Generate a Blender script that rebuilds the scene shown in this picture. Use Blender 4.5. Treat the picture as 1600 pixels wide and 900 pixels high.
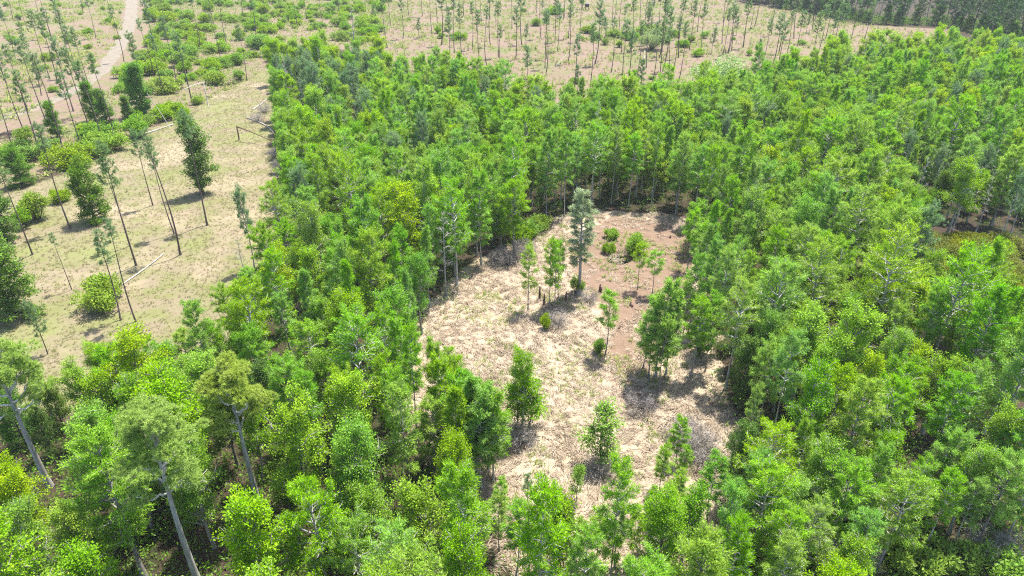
import bpy, math, random
import numpy as np
from mathutils import Vector

# ---------------------------------------------------------------- camera, sky, sun, exposure
scene = bpy.context.scene
for o in list(bpy.data.objects):
    bpy.data.objects.remove(o)
COL = scene.collection
CAM_H, PITCH, FPX = 60.0, math.radians(29.0), 1067.0
cam_data = bpy.data.cameras.new("camera")
cam_data.sensor_width = 36.0
cam_data.lens = 36.0 * FPX / 1600.0
cam_data.clip_start, cam_data.clip_end = 0.5, 8000.0
cam = bpy.data.objects.new("camera", cam_data)
COL.objects.link(cam)
cam.location = (0, 0, CAM_H)
cam.rotation_euler = (math.pi / 2 - PITCH, 0, 0)
scene.camera = cam

SUN_EL, SUN_AZ = math.radians(69.0), math.radians(38.0)     # azimuth clockwise from +Y (away from the camera)
world = bpy.data.worlds.new("World")
scene.world = world
world.use_nodes = True
wn, wl = world.node_tree.nodes, world.node_tree.links
sky = wn.new("ShaderNodeTexSky")
sky.sky_type = 'NISHITA'
sky.sun_disc = False
sky.sun_elevation, sky.sun_rotation = SUN_EL, SUN_AZ
sky.air_density, sky.dust_density, sky.ozone_density = 1.0, 1.5, 1.0
wl.new(sky.outputs[0], wn["Background"].inputs[0])
wn["Background"].inputs[1].default_value = 0.15
sun_data = bpy.data.lights.new("sun", 'SUN')
sun_data.energy, sun_data.angle, sun_data.color = 4.9, math.radians(0.53), (1.0, 0.96, 0.9)
sun = bpy.data.objects.new("sun", sun_data)
COL.objects.link(sun)
sun_dir = Vector((math.sin(SUN_AZ) * math.cos(SUN_EL), math.cos(SUN_AZ) * math.cos(SUN_EL), math.sin(SUN_EL)))
sun.rotation_euler = sun_dir.to_track_quat('Z', 'Y').to_euler()
sun.location = (0, 0, 300)
vs = scene.view_settings
vs.view_transform, vs.look, vs.exposure, vs.gamma, vs.use_curve_mapping = 'Standard', 'None', 1.6, 1.0, False
cy = scene.cycles
cy.max_bounces, cy.diffuse_bounces, cy.transmission_bounces, cy.glossy_bounces = 7, 4, 4, 2
cy.transparent_max_bounces = 4
cy.use_denoising = False
cy.sample_clamp_indirect = 4.0
cy.pixel_filter_type, cy.filter_width = 'BLACKMAN_HARRIS', 1.15

rng = np.random.default_rng(11)
random.seed(5)
HORIZ = math.cos(PITCH), math.sin(PITCH)

def ground(px, py, z=0.0):
    """point of the ground plane that the photograph shows at (px, py)"""
    u, v = (px - 800.0) / FPX, (450.0 - py) / FPX
    dz = -HORIZ[1] + v * HORIZ[0]
    dy = HORIZ[0] + v * HORIZ[1]
    t = (CAM_H - z) / -dz
    return np.array((u * t, dy * t))

def height_of(base_px, base_py, top_py):
    """height of an upright thing from its foot and the row of its top"""
    y = ground(base_px, base_py)[1]
    v = (450.0 - top_py) / FPX
    return CAM_H - y * (HORIZ[1] - v * HORIZ[0]) / (HORIZ[0] + v * HORIZ[1])

def region(pts):
    return np.array([ground(*p) for p in pts])

def signed_dist(P, poly):
    """distance to the outline, positive inside"""
    P = np.asarray(P, float)
    d = np.full(len(P), 1e9)
    inside = np.zeros(len(P), bool)
    n = len(poly)
    for i in range(n):
        a, b = poly[i], poly[(i + 1) % n]
        ab = b - a
        t = np.clip(((P - a) @ ab) / (ab @ ab), 0, 1)
        d = np.minimum(d, np.hypot(*(P - (a + t[:, None] * ab)).T))
        c = (a[1] > P[:, 1]) != (b[1] > P[:, 1])
        with np.errstate(divide='ignore', invalid='ignore'):
            xx = a[0] + (P[:, 1] - a[1]) * (b[0] - a[0]) / (b[1] - a[1])
        inside ^= c & (P[:, 0] < xx)
    return np.where(inside, d, -d)

def wobble(P, s, seed=0):
    """cheap smooth noise in -1..1"""
    x, y = P[:, 0] / s, P[:, 1] / s
    r = np.random.default_rng(seed)
    v = np.zeros(len(P))
    for k in range(6):
        a, ph, f = r.uniform(0, 6.28), r.uniform(0, 6.28), r.uniform(.6, 2.1)
        v += np.sin((x * math.cos(a) + y * math.sin(a)) * f * 2 + ph) / 3.2
    return v

# ---------------------------------------------------------------- regions of the place (ground outlines)
CLEARING = region([(690, 497), (735, 445), (765, 415), (805, 392), (860, 352), (930, 333), (1000, 335), (1062, 350), (1092, 385),
                   (1086, 445), (1060, 500), (1066, 560), (1092, 605), (1128, 680), (1112, 760), (1075, 830), (1030, 878),
                   (850, 898), (800, 868), (762, 800), (715, 735), (675, 645), (655, 560)])
MUD = region([(890, 360), (960, 338), (1050, 352), (1085, 395), (1070, 455), (1010, 490), (985, 560), (1000, 640), (960, 600), (940, 520), (900, 470), (880, 410)])
FIELD = region([(-200, 648), (150, 632), (297, 584), (382, 506), (438, 420), (455, 330), (432, 215), (428, 125), (440, 90), (330, 150), (250, 190), (180, 235), (60, 280), (-260, 400)])
SHRUBBELT = region([(-300, 420), (60, 285), (180, 240), (250, 195), (330, 155), (440, 95), (560, 70), (640, 40), (640, -30), (230, -30), (235, 60), (215, 110), (110, 190), (-60, 240)])
TOPFIELD = region([(560, 112), (640, 140), (720, 165), (800, 190), (900, 205), (1080, 195), (1180, 168), (1300, 130), (1450, 78), (1500, 62), (1480, 45), (1350, 40), (1250, 20), (1150, 4), (1100, -40), (560, -40)])
WOODS = region([(-330, 1050), (-200, 655), (150, 640), (300, 592), (388, 512), (444, 425), (463, 330), (440, 215), (433, 130), (470, 108), (560, 113), (640, 142), (720, 165), (800, 192), (900, 208),
                (1080, 198), (1180, 168), (1300, 130), (1500, 97), (1800, 97), (2000, 300), (2000, 700), (1750, 845), (1540, 868), (1360, 925), (1290, 1050), (1280, 1120), (800, 1130), (300, 1130)])
DARKWOODS = region([(1155, 2), (1250, 18), (1350, 37), (1480, 42), (1600, 80), (1800, 80), (1800, -30), (1150, -30)])
ROAD_LINE = [(208, -25), (205, 15), (203, 38), (192, 62), (176, 88), (160, 110), (128, 135), (88, 155), (30, 178), (-60, 205)]

# ---------------------------------------------------------------- mesh helpers
def unit(v):
    return v / np.maximum(np.linalg.norm(v, axis=-1, keepdims=True), 1e-9)

class Geo:
    def __init__(self):
        self.v, self.f, self.n = [], {3: [], 4: []}, 0
    def add(self, V, F):
        V, F = np.asarray(V, float), np.asarray(F, int)
        self.f[F.shape[1]].append(F + self.n)
        self.v.append(V)
        self.n += len(V)
    def tube(self, pts, rad, sides=6, cap=False):
        pts, rad = np.asarray(pts, float), np.asarray(rad, float)
        m = len(pts)
        t = unit(np.gradient(pts, axis=0))
        ref = np.array((0.31, 0.95, 0.05)) if abs(t[:, 2]).mean() > .6 else np.array((0.05, 0.08, 1.0))
        s = unit(np.cross(t, ref)); b = np.cross(t, s)
        a = np.linspace(0, 2 * math.pi, sides, endpoint=False)
        V = pts[:, None, :] + rad[:, None, None] * (np.cos(a)[None, :, None] * s[:, None, :] + np.sin(a)[None, :, None] * b[:, None, :])
        i = np.arange(m - 1)[:, None] * sides
        j = np.arange(sides)[None, :]
        k = (j + 1) % sides
        F = np.stack([i + j, i + k, i + sides + k, i + sides + j], -1).reshape(-1, 4)
        base = self.n
        self.add(V.reshape(-1, 3), F)
        if cap:
            for e in (0, m - 1):
                ring = base + e * sides + np.arange(sides)
                self.v.append(pts[e][None]); c = self.n; self.n += 1
                self.f[3].append(np.stack([ring, np.roll(ring, -1), np.full(sides, c)], -1))
    def leaf_tris(self, P, D, L, W, up=.5, flat=0.6):
        n = len(P)
        nr = unit(rng.normal(size=(n, 3)) * (1 - flat) + np.array((0, 0, up)) * 1.2 * flat + 1e-6)
        S = unit(np.cross(D, nr)) * (W * .5)[:, None]
        V = np.stack([P - S, P + S, P + D * L[:, None]], 1).reshape(-1, 3)
        self.add(V, np.arange(3 * n).reshape(-1, 3))
    def leaf_quads(self, P, D, L, W, flat=0.5):
        n = len(P)
        nr = unit(rng.normal(size=(n, 3)) * (1 - flat) + np.array((0, 0, 1.0)) * flat)
        S = unit(np.cross(D, nr)) * (W * .5)[:, None]
        M = P + D * (L * .45)[:, None]
        V = np.stack([P, M + S, P + D * L[:, None], M - S], 1).reshape(-1, 3)
        self.add(V, np.arange(4 * n).reshape(-1, 4))
    def mesh(self, name, mat, smooth=False):
        me = bpy.data.meshes.new(name)
        V = np.concatenate(self.v)
        t = np.concatenate(self.f[3]) if self.f[3] else np.zeros((0, 3), int)
        q = np.concatenate(self.f[4]) if self.f[4] else np.zeros((0, 4), int)
        me.vertices.add(len(V)); me.vertices.foreach_set("co", V.astype(np.float32).ravel())
        me.loops.add(t.size + q.size); me.polygons.add(len(t) + len(q))
        me.loops.foreach_set("vertex_index", np.concatenate([t.ravel(), q.ravel()]).astype(np.int32))
        st = np.concatenate([np.arange(len(t)) * 3, t.size + np.arange(len(q)) * 4])
        me.polygons.foreach_set("loop_start", st.astype(np.int32))
        if smooth:
            me.polygons.foreach_set("use_smooth", np.ones(len(t) + len(q), bool))
        me.update(calc_edges=True)
        me.materials.append(mat)
        return me

def obj(name, me, parent=None):
    o = bpy.data.objects.new(name, me)
    COL.objects.link(o)
    if parent is not None:
        o.parent = parent
    return o

def tag(o, label=None, cat=None, group=None, kind=None):
    for k, v in (("label", label), ("category", cat), ("group", group), ("kind", kind)):
        if v:
            o[k] = v
    return o

# ---------------------------------------------------------------- materials
def new_mat(name):
    m = bpy.data.materials.new(name)
    m.use_nodes = True
    m.node_tree.nodes.clear()
    return m, m.node_tree.nodes, m.node_tree.links

def N(nodes, kind, **kw):
    n = nodes.new(kind)
    for k, v in kw.items():
        if k.startswith("i_"):
            key = k[2:]
            n.inputs[int(key) if key.isdigit() else key.replace("_", " ")].default_value = v
        else:
            setattr(n, k, v)
    return n

def rgb(c):
    return (c[0], c[1], c[2], 1.0)

def mixc(nodes, links, fac, a, b, blend='MIX'):
    n = nodes.new("ShaderNodeMix"); n.data_type = 'RGBA'; n.blend_type = blend
    for s, v in ((0, fac), (6, a), (7, b)):
        if hasattr(v, "links"):
            links.new(v, n.inputs[s])
        elif s == 0:
            n.inputs[0].default_value = v
        else:
            n.inputs[s].default_value = rgb(v)
    return n.outputs[2]

def foliage(name, dark, light, tip, trans=0.52, scale=0.55, gloss=0.012):
    """leaf material: every plant its own tint, patches through the crown, every leaf a little different"""
    m, n, l = new_mat(name)
    out = n.new("ShaderNodeOutputMaterial")
    info = n.new("ShaderNodeObjectInfo")
    geo = n.new("ShaderNodeNewGeometry")
    tc = n.new("ShaderNodeTexCoord")
    noise = N(n, "ShaderNodeTexNoise", i_Scale=scale, i_Detail=3.0, i_Roughness=.6)
    l.new(tc.outputs["Object"], noise.inputs["Vector"])
    ramp = N(n, "ShaderNodeMapRange", i_1=.32, i_2=.68)
    l.new(noise.outputs[0], ramp.inputs[0])
    c = mixc(n, l, info.outputs["Random"], dark, light)
    half = N(n, "ShaderNodeMath", operation='MULTIPLY', i_1=.6)
    l.new(ramp.outputs[0], half.inputs[0])
    c = mixc(n, l, half.outputs[0], c, tip)
    hsv = n.new("ShaderNodeHueSaturation")
    l.new(c, hsv.inputs["Color"])
    val = N(n, "ShaderNodeMapRange", i_3=.60, i_4=1.42)
    l.new(geo.outputs["Random Per Island"], val.inputs[0])
    l.new(val.outputs[0], hsv.inputs["Value"])
    k = N(n, "ShaderNodeMath", operation='MULTIPLY', i_1=7.31); l.new(info.outputs["Random"], k.inputs[0])
    fr = N(n, "ShaderNodeMath", operation='FRACT'); l.new(k.outputs[0], fr.inputs[0])
    sat = N(n, "ShaderNodeMapRange", i_3=.93, i_4=1.10); l.new(fr.outputs[0], sat.inputs[0]); l.new(sat.outputs[0], hsv.inputs["Saturation"])
    k2 = N(n, "ShaderNodeMath", operation='MULTIPLY', i_1=23.7); l.new(info.outputs["Random"], k2.inputs[0])
    fr2 = N(n, "ShaderNodeMath", operation='FRACT'); l.new(k2.outputs[0], fr2.inputs[0])
    hue = N(n, "ShaderNodeMapRange", i_3=.486, i_4=.516); l.new(fr2.outputs[0], hue.inputs[0]); l.new(hue.outputs[0], hsv.inputs["Hue"])
    d = n.new("ShaderNodeBsdfDiffuse"); t = n.new("ShaderNodeBsdfTranslucent")
    l.new(hsv.outputs[0], d.inputs[0]); l.new(hsv.outputs[0], t.inputs[0])
    mx = N(n, "ShaderNodeMixShader"); mx.inputs[0].default_value = trans
    l.new(d.outputs[0], mx.inputs[1]); l.new(t.outputs[0], mx.inputs[2])
    g = N(n, "ShaderNodeBsdfGlossy", i_Roughness=.55); g.inputs[0].default_value = (.9, .95, .85, 1)
    mg = N(n, "ShaderNodeMixShader"); mg.inputs[0].default_value = gloss
    l.new(mx.outputs[0], mg.inputs[1]); l.new(g.outputs[0], mg.inputs[2])
    l.new(mg.outputs[0], out.inputs[0])
    return m

def bark(name, a, b, scale=3.0, stretch=0.18):
    m, n, l = new_mat(name)
    out = n.new("ShaderNodeOutputMaterial")
    p = N(n, "ShaderNodeBsdfPrincipled", i_Roughness=.9)
    p.inputs["Specular IOR Level"].default_value = .15
    tc = n.new("ShaderNodeTexCoord")
    mp = N(n, "ShaderNodeMapping"); mp.inputs["Scale"].default_value = (1, 1, stretch)
    noise = N(n, "ShaderNodeTexNoise", i_Scale=scale, i_Detail=5.0, i_Roughness=.65)
    l.new(tc.outputs["Object"], mp.inputs[0]); l.new(mp.outputs[0], noise.inputs["Vector"])
    mr = N(n, "ShaderNodeMapRange", i_1=.35, i_2=.65); l.new(noise.outputs[0], mr.inputs[0])
    info = n.new("ShaderNodeObjectInfo")
    c = mixc(n, l, mr.outputs[0], a, b)
    hsv = n.new("ShaderNodeHueSaturation"); l.new(c, hsv.inputs["Color"])
    v = N(n, "ShaderNodeMapRange", i_3=.75, i_4=1.2); l.new(info.outputs["Random"], v.inputs[0]); l.new(v.outputs[0], hsv.inputs["Value"])
    l.new(hsv.outputs[0], p.inputs[0])
    bump = N(n, "ShaderNodeBump", i_Strength=.6, i_Distance=.03); l.new(noise.outputs[0], bump.inputs["Height"]); l.new(bump.outputs[0], p.inputs["Normal"])
    l.new(p.outputs[0], out.inputs[0])
    return m

M = {
    'cypress': foliage('cypress_foliage', (0.179, 0.353, 0.018), (0.245, 0.427, 0.026), (0.320, 0.490, 0.041)),
    'pond': foliage('pond_cypress_foliage', (0.156, 0.328, 0.022), (0.223, 0.396, 0.027), (0.282, 0.458, 0.041)),
    'mossy': foliage('mossy_cypress_foliage', (.255, .330, .165), (.290, .370, .185), (.330, .420, .205)),
    'maple': foliage('maple_foliage', (0.187, 0.343, 0.010), (0.256, 0.413, 0.014), (0.362, 0.481, 0.022)),
    'tupelo': foliage('tupelo_foliage', (0.141, 0.303, 0.013), (0.202, 0.365, 0.016), (0.274, 0.434, 0.025)),
    'bay': foliage('bay_foliage', (0.070, 0.154, 0.018), (0.099, 0.196, 0.022), (0.146, 0.244, 0.031)),
    'pine': foliage('pine_needles', (.140, .245, .085), (.175, .285, .100), (.220, .325, .125)),
    'bigpine': foliage('old_pine_needles', (.280, .390, .070), (.310, .415, .085), (.390, .470, .140)),
    'darkpine': foliage('woodland_pine_needles', (.045, .115, .026), (.065, .140, .030), (.090, .170, .038)),
    'oak': foliage('oak_foliage', (0.082, 0.196, 0.013), (0.111, 0.239, 0.015), (0.152, 0.286, 0.022)),
    'shrub': foliage('shrub_foliage', (0.129, 0.239, 0.015), (0.199, 0.329, 0.018), (0.269, 0.376, 0.028)),
    'olive': foliage('vine_foliage', (0.135, 0.159, 0.017), (0.193, 0.217, 0.020), (0.257, 0.254, 0.031)),
    'willow': foliage('willow_foliage', (.230, .320, .110), (.250, .340, .120), (.290, .370, .150)),
    'under': foliage('undergrowth_leaves', (.090, .200, .020), (.120, .230, .025), (.190, .260, .050), scale=.12),
    'weed': foliage('weed_leaves', (.150, .230, .030), (.190, .270, .036), (.270, .310, .060), scale=.09),
    'grey_twig': bark('grey_twigs', (.16, .14, .12), (.30, .27, .24)),
    'bark_grey': bark('grey_bark', (.13, .115, .10), (.30, .275, .25)),
    'bark_limb': bark('pale_lichened_bark', (.20, .185, .165), (.42, .40, .37)),
    'bark_pine': bark('pine_bark', (.070, .050, .042), (.16, .12, .10)),
    'bark_dark': bark('dark_bark', (.050, .042, .034), (.13, .11, .09)),
    'bark_dead': bark('bleached_wood', (.27, .245, .21), (.52, .485, .43)),
    'bark_snag': bark('weathered_grey_wood', (.24, .22, .195), (.44, .41, .37)),
    'bark_char': bark('scorched_wood', (.055, .032, .026), (.15, .085, .065)),
}

def straw_mat(name, cols, trans=.3):
    m, n, l = new_mat(name)
    out = n.new("ShaderNodeOutputMaterial")
    geo = n.new("ShaderNodeNewGeometry")
    tc = n.new("ShaderNodeTexCoord")
    ra = n.new("ShaderNodeValToRGB")
    ra.color_ramp.elements[0].color = rgb(cols[0]); ra.color_ramp.elements[1].color = rgb(cols[-1])
    for i, c in enumerate(cols[1:-1]):
        e = ra.color_ramp.elements.new((i + 1) / (len(cols) - 1)); e.color = rgb(c)
    noise = N(n, "ShaderNodeTexNoise", i_Scale=.22, i_Detail=3.0)
    l.new(tc.outputs["Object"], noise.inputs["Vector"])
    mr = N(n, "ShaderNodeMapRange", i_1=.3, i_2=.7, i_3=-.25, i_4=.25); l.new(noise.outputs[0], mr.inputs[0])
    ad = N(n, "ShaderNodeMath", operation='ADD'); l.new(mr.outputs[0], ad.inputs[0]); l.new(geo.outputs["Random Per Island"], ad.inputs[1])
    l.new(ad.outputs[0], ra.inputs[0])
    d = n.new("ShaderNodeBsdfDiffuse"); t = n.new("ShaderNodeBsdfTranslucent")
    l.new(ra.outputs[0], d.inputs[0]); l.new(ra.outputs[0], t.inputs[0])
    mx = N(n, "ShaderNodeMixShader"); mx.inputs[0].default_value = trans
    l.new(d.outputs[0], mx.inputs[1]); l.new(t.outputs[0], mx.inputs[2]); l.new(mx.outputs[0], out.inputs[0])
    return m

M['straw'] = straw_mat('dry_straw', [(0.194, 0.144, 0.098), (0.319, 0.253, 0.178), (0.408, 0.335, 0.249), (0.478, 0.407, 0.318)])
M['stub'] = straw_mat('brown_stubble', [(.13, .085, .06), (.19, .13, .09), (.25, .18, .125)])
M['fieldgrass'] = straw_mat('field_grass', [(0.152, 0.117, 0.070), (0.222, 0.181, 0.099), (0.128, 0.140, 0.041), (0.257, 0.216, 0.128), (0.099, 0.128, 0.029)])
M['greengrass'] = straw_mat('green_grass', [(.09, .15, .025), (.15, .22, .04), (.23, .27, .06), (.30, .31, .10)])

# ---------------------------------------------------------------- the ground
def build_ground():
    ys = [5.0]
    while ys[-1] < 640:
        ys.append(ys[-1] + max(.55, ys[-1] * .0095))
    ys += [700, 850, 1200, 2000, 4000]
    ys = [-4000, -300, -60, -20] + ys
    ys = np.array(ys)
    xs = np.sinh(np.linspace(-3.4, 3.4, 330)) / math.sinh(3.4) * 430
    xs = np.concatenate([[-4000, -1200, -600], xs, [600, 1200, 4000]])
    X, Y = np.meshgrid(xs, ys)
    P = np.stack([X.ravel(), Y.ravel()], -1)
    jit = wobble(P, 14, 1) * 2.2 + wobble(P, 4, 2) * .9
    def soft(poly, w=5.0, extra=1.0):
        return np.clip((signed_dist(P, poly) + jit * extra) / w + .5, 0, 1)
    clear = np.clip((signed_dist(P, CLEARING) + 2.2 + jit) / 4 + .5, 0, 1)
    mud = soft(MUD, 6)
    field = soft(FIELD, 6)
    top = np.clip(soft(TOPFIELD, 12, 2) + soft(SHRUBBELT, 14, 2), 0, 1)
    top = np.maximum(top, np.clip((signed_dist(P, region([(-900, -60), (650, -60), (450, 100), (100, 190), (-900, 420)])) + jit) / 8, 0, 1))
    sand = soft(region([(1380, 905), (1450, 868), (1600, 850), (1900, 840), (1900, 1200), (1380, 1200)]), 5)
    field = np.maximum(field, sand * .9)
    z = (wobble(P, 9, 3) * .10 + wobble(P, 2.6, 4) * .05) * np.maximum(clear * (1 - mud * .6), field * .7)
    hole = ground(966, 402)
    r = np.hypot((P[:, 0] - hole[0]) / 2.6, (P[:, 1] - hole[1]) / 2.4)
    z -= np.clip(1.25 - r, 0, 1) ** 1 * 1.5 * (r < 1.25)
    z += np.exp(-((r - 1.45) / .25) ** 2) * .12
    me = bpy.data.meshes.new("ground")
    V = np.stack([P[:, 0], P[:, 1], z], -1)
    ny, nx = X.shape
    i = np.arange(ny - 1)[:, None] * nx + np.arange(nx - 1)[None]
    F = np.stack([i, i + 1, i + nx + 1, i + nx], -1).reshape(-1, 4)
    g = Geo(); g.add(V, F)
    m, n, l = new_mat("ground_cover")
    me = g.mesh("ground", m, smooth=True)
    at = me.color_attributes.new("cover", 'FLOAT_COLOR', 'POINT')
    at.data.foreach_set("color", np.stack([clear, mud, field, top], -1).astype(np.float32).ravel())
    out = n.new("ShaderNodeOutputMaterial")
    p = N(n, "ShaderNodeBsdfPrincipled", i_Roughness=.95); p.inputs["Specular IOR Level"].default_value = .1
    a = N(n, "ShaderNodeAttribute", attribute_name="cover")
    sep = n.new("ShaderNodeSeparateColor"); l.new(a.outputs["Color"], sep.inputs[0])
    tc = n.new("ShaderNodeTexCoord")
    def noise(scale, detail=4.0, rough=.6, dist=0.0):
        q = N(n, "ShaderNodeTexNoise", i_Scale=scale, i_Detail=detail, i_Roughness=rough, i_Distortion=dist)
        l.new(tc.outputs["Object"], q.inputs["Vector"])
        return q.outputs[0]
    def rng_(v, lo, hi, a=0., b=1.):
        q = N(n, "ShaderNodeMapRange", i_1=lo, i_2=hi, i_3=a, i_4=b); l.new(v, q.inputs[0]); return q.outputs[0]
    fine, mid, big, huge = noise(3.2, 5, .7), noise(.55, 6, .72, .15), noise(.16, 5, .65, .3), noise(.045, 4, .6)
    # leaf litter under the trees
    litter = mixc(n, l, rng_(mid, .35, .65), (0.024, 0.017, 0.011), (0.048, 0.034, 0.022))
    litter = mixc(n, l, rng_(fine, .45, .75), litter, (0.064, 0.048, 0.034))
    litter = mixc(n, l, rng_(big, .52, .66), litter, (0.018, 0.024, 0.007))
    # matted dry straw of the clearing
    straw = mixc(n, l, rng_(fine, .3, .7), (0.210, 0.158, 0.103), (0.350, 0.292, 0.213))
    straw = mixc(n, l, rng_(mid, .50, .70), straw, (0.193, 0.148, 0.095))
    straw = mixc(n, l, rng_(big, .56, .68, 0, .75), straw, (0.158, 0.148, 0.059))
    mudc = mixc(n, l, rng_(mid, .3, .7), (0.086, 0.049, 0.032), (0.154, 0.102, 0.070))
    mudc = mixc(n, l, rng_(fine, .55, .8), mudc, (0.188, 0.141, 0.102))
    fieldc = mixc(n, l, rng_(fine, .3, .7), (0.116, 0.092, 0.055), (0.182, 0.153, 0.097))
    fieldc = mixc(n, l, rng_(big, .42, .60, 0, .6), fieldc, (0.101, 0.118, 0.029))
    fieldc = mixc(n, l, rng_(mid, .56, .74, 0, .7), fieldc, (0.155, 0.116, 0.078))
    fieldc = mixc(n, l, rng_(huge, .50, .62, 0, .7), fieldc, (.225, .180, .120))
    fieldc = mixc(n, l, rng_(huge, .46, .36, 0, .6), fieldc, (.135, .150, .048))
    topc = mixc(n, l, rng_(mid, .3, .7), (.100, .070, .050), (.170, .122, .088))
    topc = mixc(n, l, rng_(fine, .5, .8, 0, .5), topc, (.20, .15, .105))
    topc = mixc(n, l, rng_(big, .50, .62, 0, .65), topc, (.110, .115, .038))
    topc = mixc(n, l, rng_(huge, .52, .64, 0, .65), topc, (.085, .110, .030))
    def edge(s):      # ragged border between covers
        w = N(n, "ShaderNodeMath", operation='ADD'); l.new(s, w.inputs[0]); l.new(rng_(mid, .3, .7, -.35, .35), w.inputs[1])
        return rng_(w.outputs[0], .38, .62)
    c = mixc(n, l, edge(a.outputs["Alpha"]), litter, topc)
    c = mixc(n, l, edge(sep.outputs[2]), c, fieldc)
    c = mixc(n, l, edge(sep.outputs[0]), c, straw)
    w = N(n, "ShaderNodeMath", operation='MULTIPLY'); l.new(edge(sep.outputs[1]), w.inputs[0]); w.inputs[1].default_value = .85
    c = mixc(n, l, w.outputs[0], c, mudc)
    l.new(c, p.inputs[0])
    b = N(n, "ShaderNodeBump", i_Strength=.8, i_Distance=.12)
    sm = N(n, "ShaderNodeMath", operation='ADD'); l.new(fine, sm.inputs[0]); l.new(mid, sm.inputs[1]); l.new(sm.outputs[0], b.inputs["Height"])
    l.new(b.outputs[0], p.inputs["Normal"]); l.new(p.outputs[0], out.inputs[0])
    tag(obj("ground", me), "dry grass, mud and leaf litter ground under the woods and clearings", kind="structure")
    # dark water standing in the dug hole
    g = Geo(); k = 26
    aa = np.linspace(0, 2 * math.pi, k, endpoint=False)
    rr = 1 + .12 * np.sin(aa * 3 + 1) + .06 * np.sin(aa * 5)
    ring = np.stack([hole[0] + 2.9 * rr * np.cos(aa), hole[1] + 2.7 * rr * np.sin(aa), np.full(k, -.55)], -1)
    g.add(np.vstack([ring, [[hole[0], hole[1], -.55]]]), [[i, (i + 1) % k, k] for i in range(k)])
    wm, n, l = new_mat("dark_water")
    o = n.new("ShaderNodeOutputMaterial"); p = N(n, "ShaderNodeBsdfPrincipled", i_Roughness=.12); p.inputs[0].default_value = (.008, .008, .006, 1); p.inputs['Specular IOR Level'].default_value = .12
    nz = N(n, "ShaderNodeTexNoise", i_Scale=3.0); b = N(n, "ShaderNodeBump", i_Strength=.1, i_Distance=.02); l.new(nz.outputs[0], b.inputs["Height"]); l.new(b.outputs[0], p.inputs["Normal"])
    l.new(p.outputs[0], o.inputs[0])
    tag(obj("water", g.mesh("water", wm)), "small pool of black water in the muddy hollow", kind="structure")

def build_road():
    pts = np.array([ground(*p) for p in ROAD_LINE])
    d = np.concatenate([[0], np.cumsum(np.hypot(*np.diff(pts, axis=0).T))])
    s = np.linspace(0, d[-1], 160)
    C = np.stack([np.interp(s, d, pts[:, 0]), np.interp(s, d, pts[:, 1])], -1)
    for _ in range(12):
        C[1:-1] = (C[:-2] + 2 * C[1:-1] + C[2:]) / 4
    T = unit(np.gradient(C, axis=0)); S = np.stack([T[:, 1], -T[:, 0]], -1)
    cols = np.array([-1, -.7, -.4, 0, .4, .7, 1])
    hz = np.array([-.03, .03, -.01, .05, -.01, .03, -.03])
    V = []
    for i in range(len(s)):
        w = np.interp(s[i], [0, d[-1]], [4.2, 3.0]) * (1 + .12 * math.sin(s[i] * .21) + .08 * math.sin(s[i] * .53))
        for c, h in zip(cols, hz):
            q = C[i] + S[i] * c * w
            V.append((q[0], q[1], .05 + h))
    k = len(cols)
    F = [[i * k + j, i * k + j + 1, (i + 1) * k + j + 1, (i + 1) * k + j] for i in range(len(s) - 1) for j in range(k - 1)]
    g = Geo(); g.add(np.array(V), F)
    m, n, l = new_mat("sandy_track")
    o = n.new("ShaderNodeOutputMaterial"); p = N(n, "ShaderNodeBsdfPrincipled", i_Roughness=.95)
    tc = n.new("ShaderNodeTexCoord"); nz = N(n, "ShaderNodeTexNoise", i_Scale=.35, i_Detail=6.0, i_Roughness=.7); l.new(tc.outputs["Object"], nz.inputs["Vector"])
    mr = N(n, "ShaderNodeMapRange", i_1=.35, i_2=.65); l.new(nz.outputs[0], mr.inputs[0])
    l.new(mixc(n, l, mr.outputs[0], (.105, .085, .057), (.155, .126, .088)), p.inputs[0]); l.new(p.outputs[0], o.inputs[0])
    tag(obj("sand_road", g.mesh("sand_road", m, True)), "pale sandy track through the open pine field", kind="structure")

build_ground()
build_road()

# ---------------------------------------------------------------- tree builders: each returns trunk mesh, crown mesh, height
def trunk_path(h, lean=.02, bend=.25, n=9):
    z = np.linspace(0, 1, n)
    a, b = rng.uniform(0, 6.28, 2)
    off = np.outer(z * lean * h, (math.cos(a), math.sin(a))) + np.outer(np.sin(z * math.pi * rng.uniform(.8, 1.6)) * bend * h * .06, (math.cos(b), math.sin(b)))
    P = np.stack([off[:, 0], off[:, 1], z * h], -1)
    return P

def at_path(P, t):
    z = np.linspace(0, 1, len(P))
    return np.array([np.interp(t, z, P[:, k]) for k in range(3)])

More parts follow.
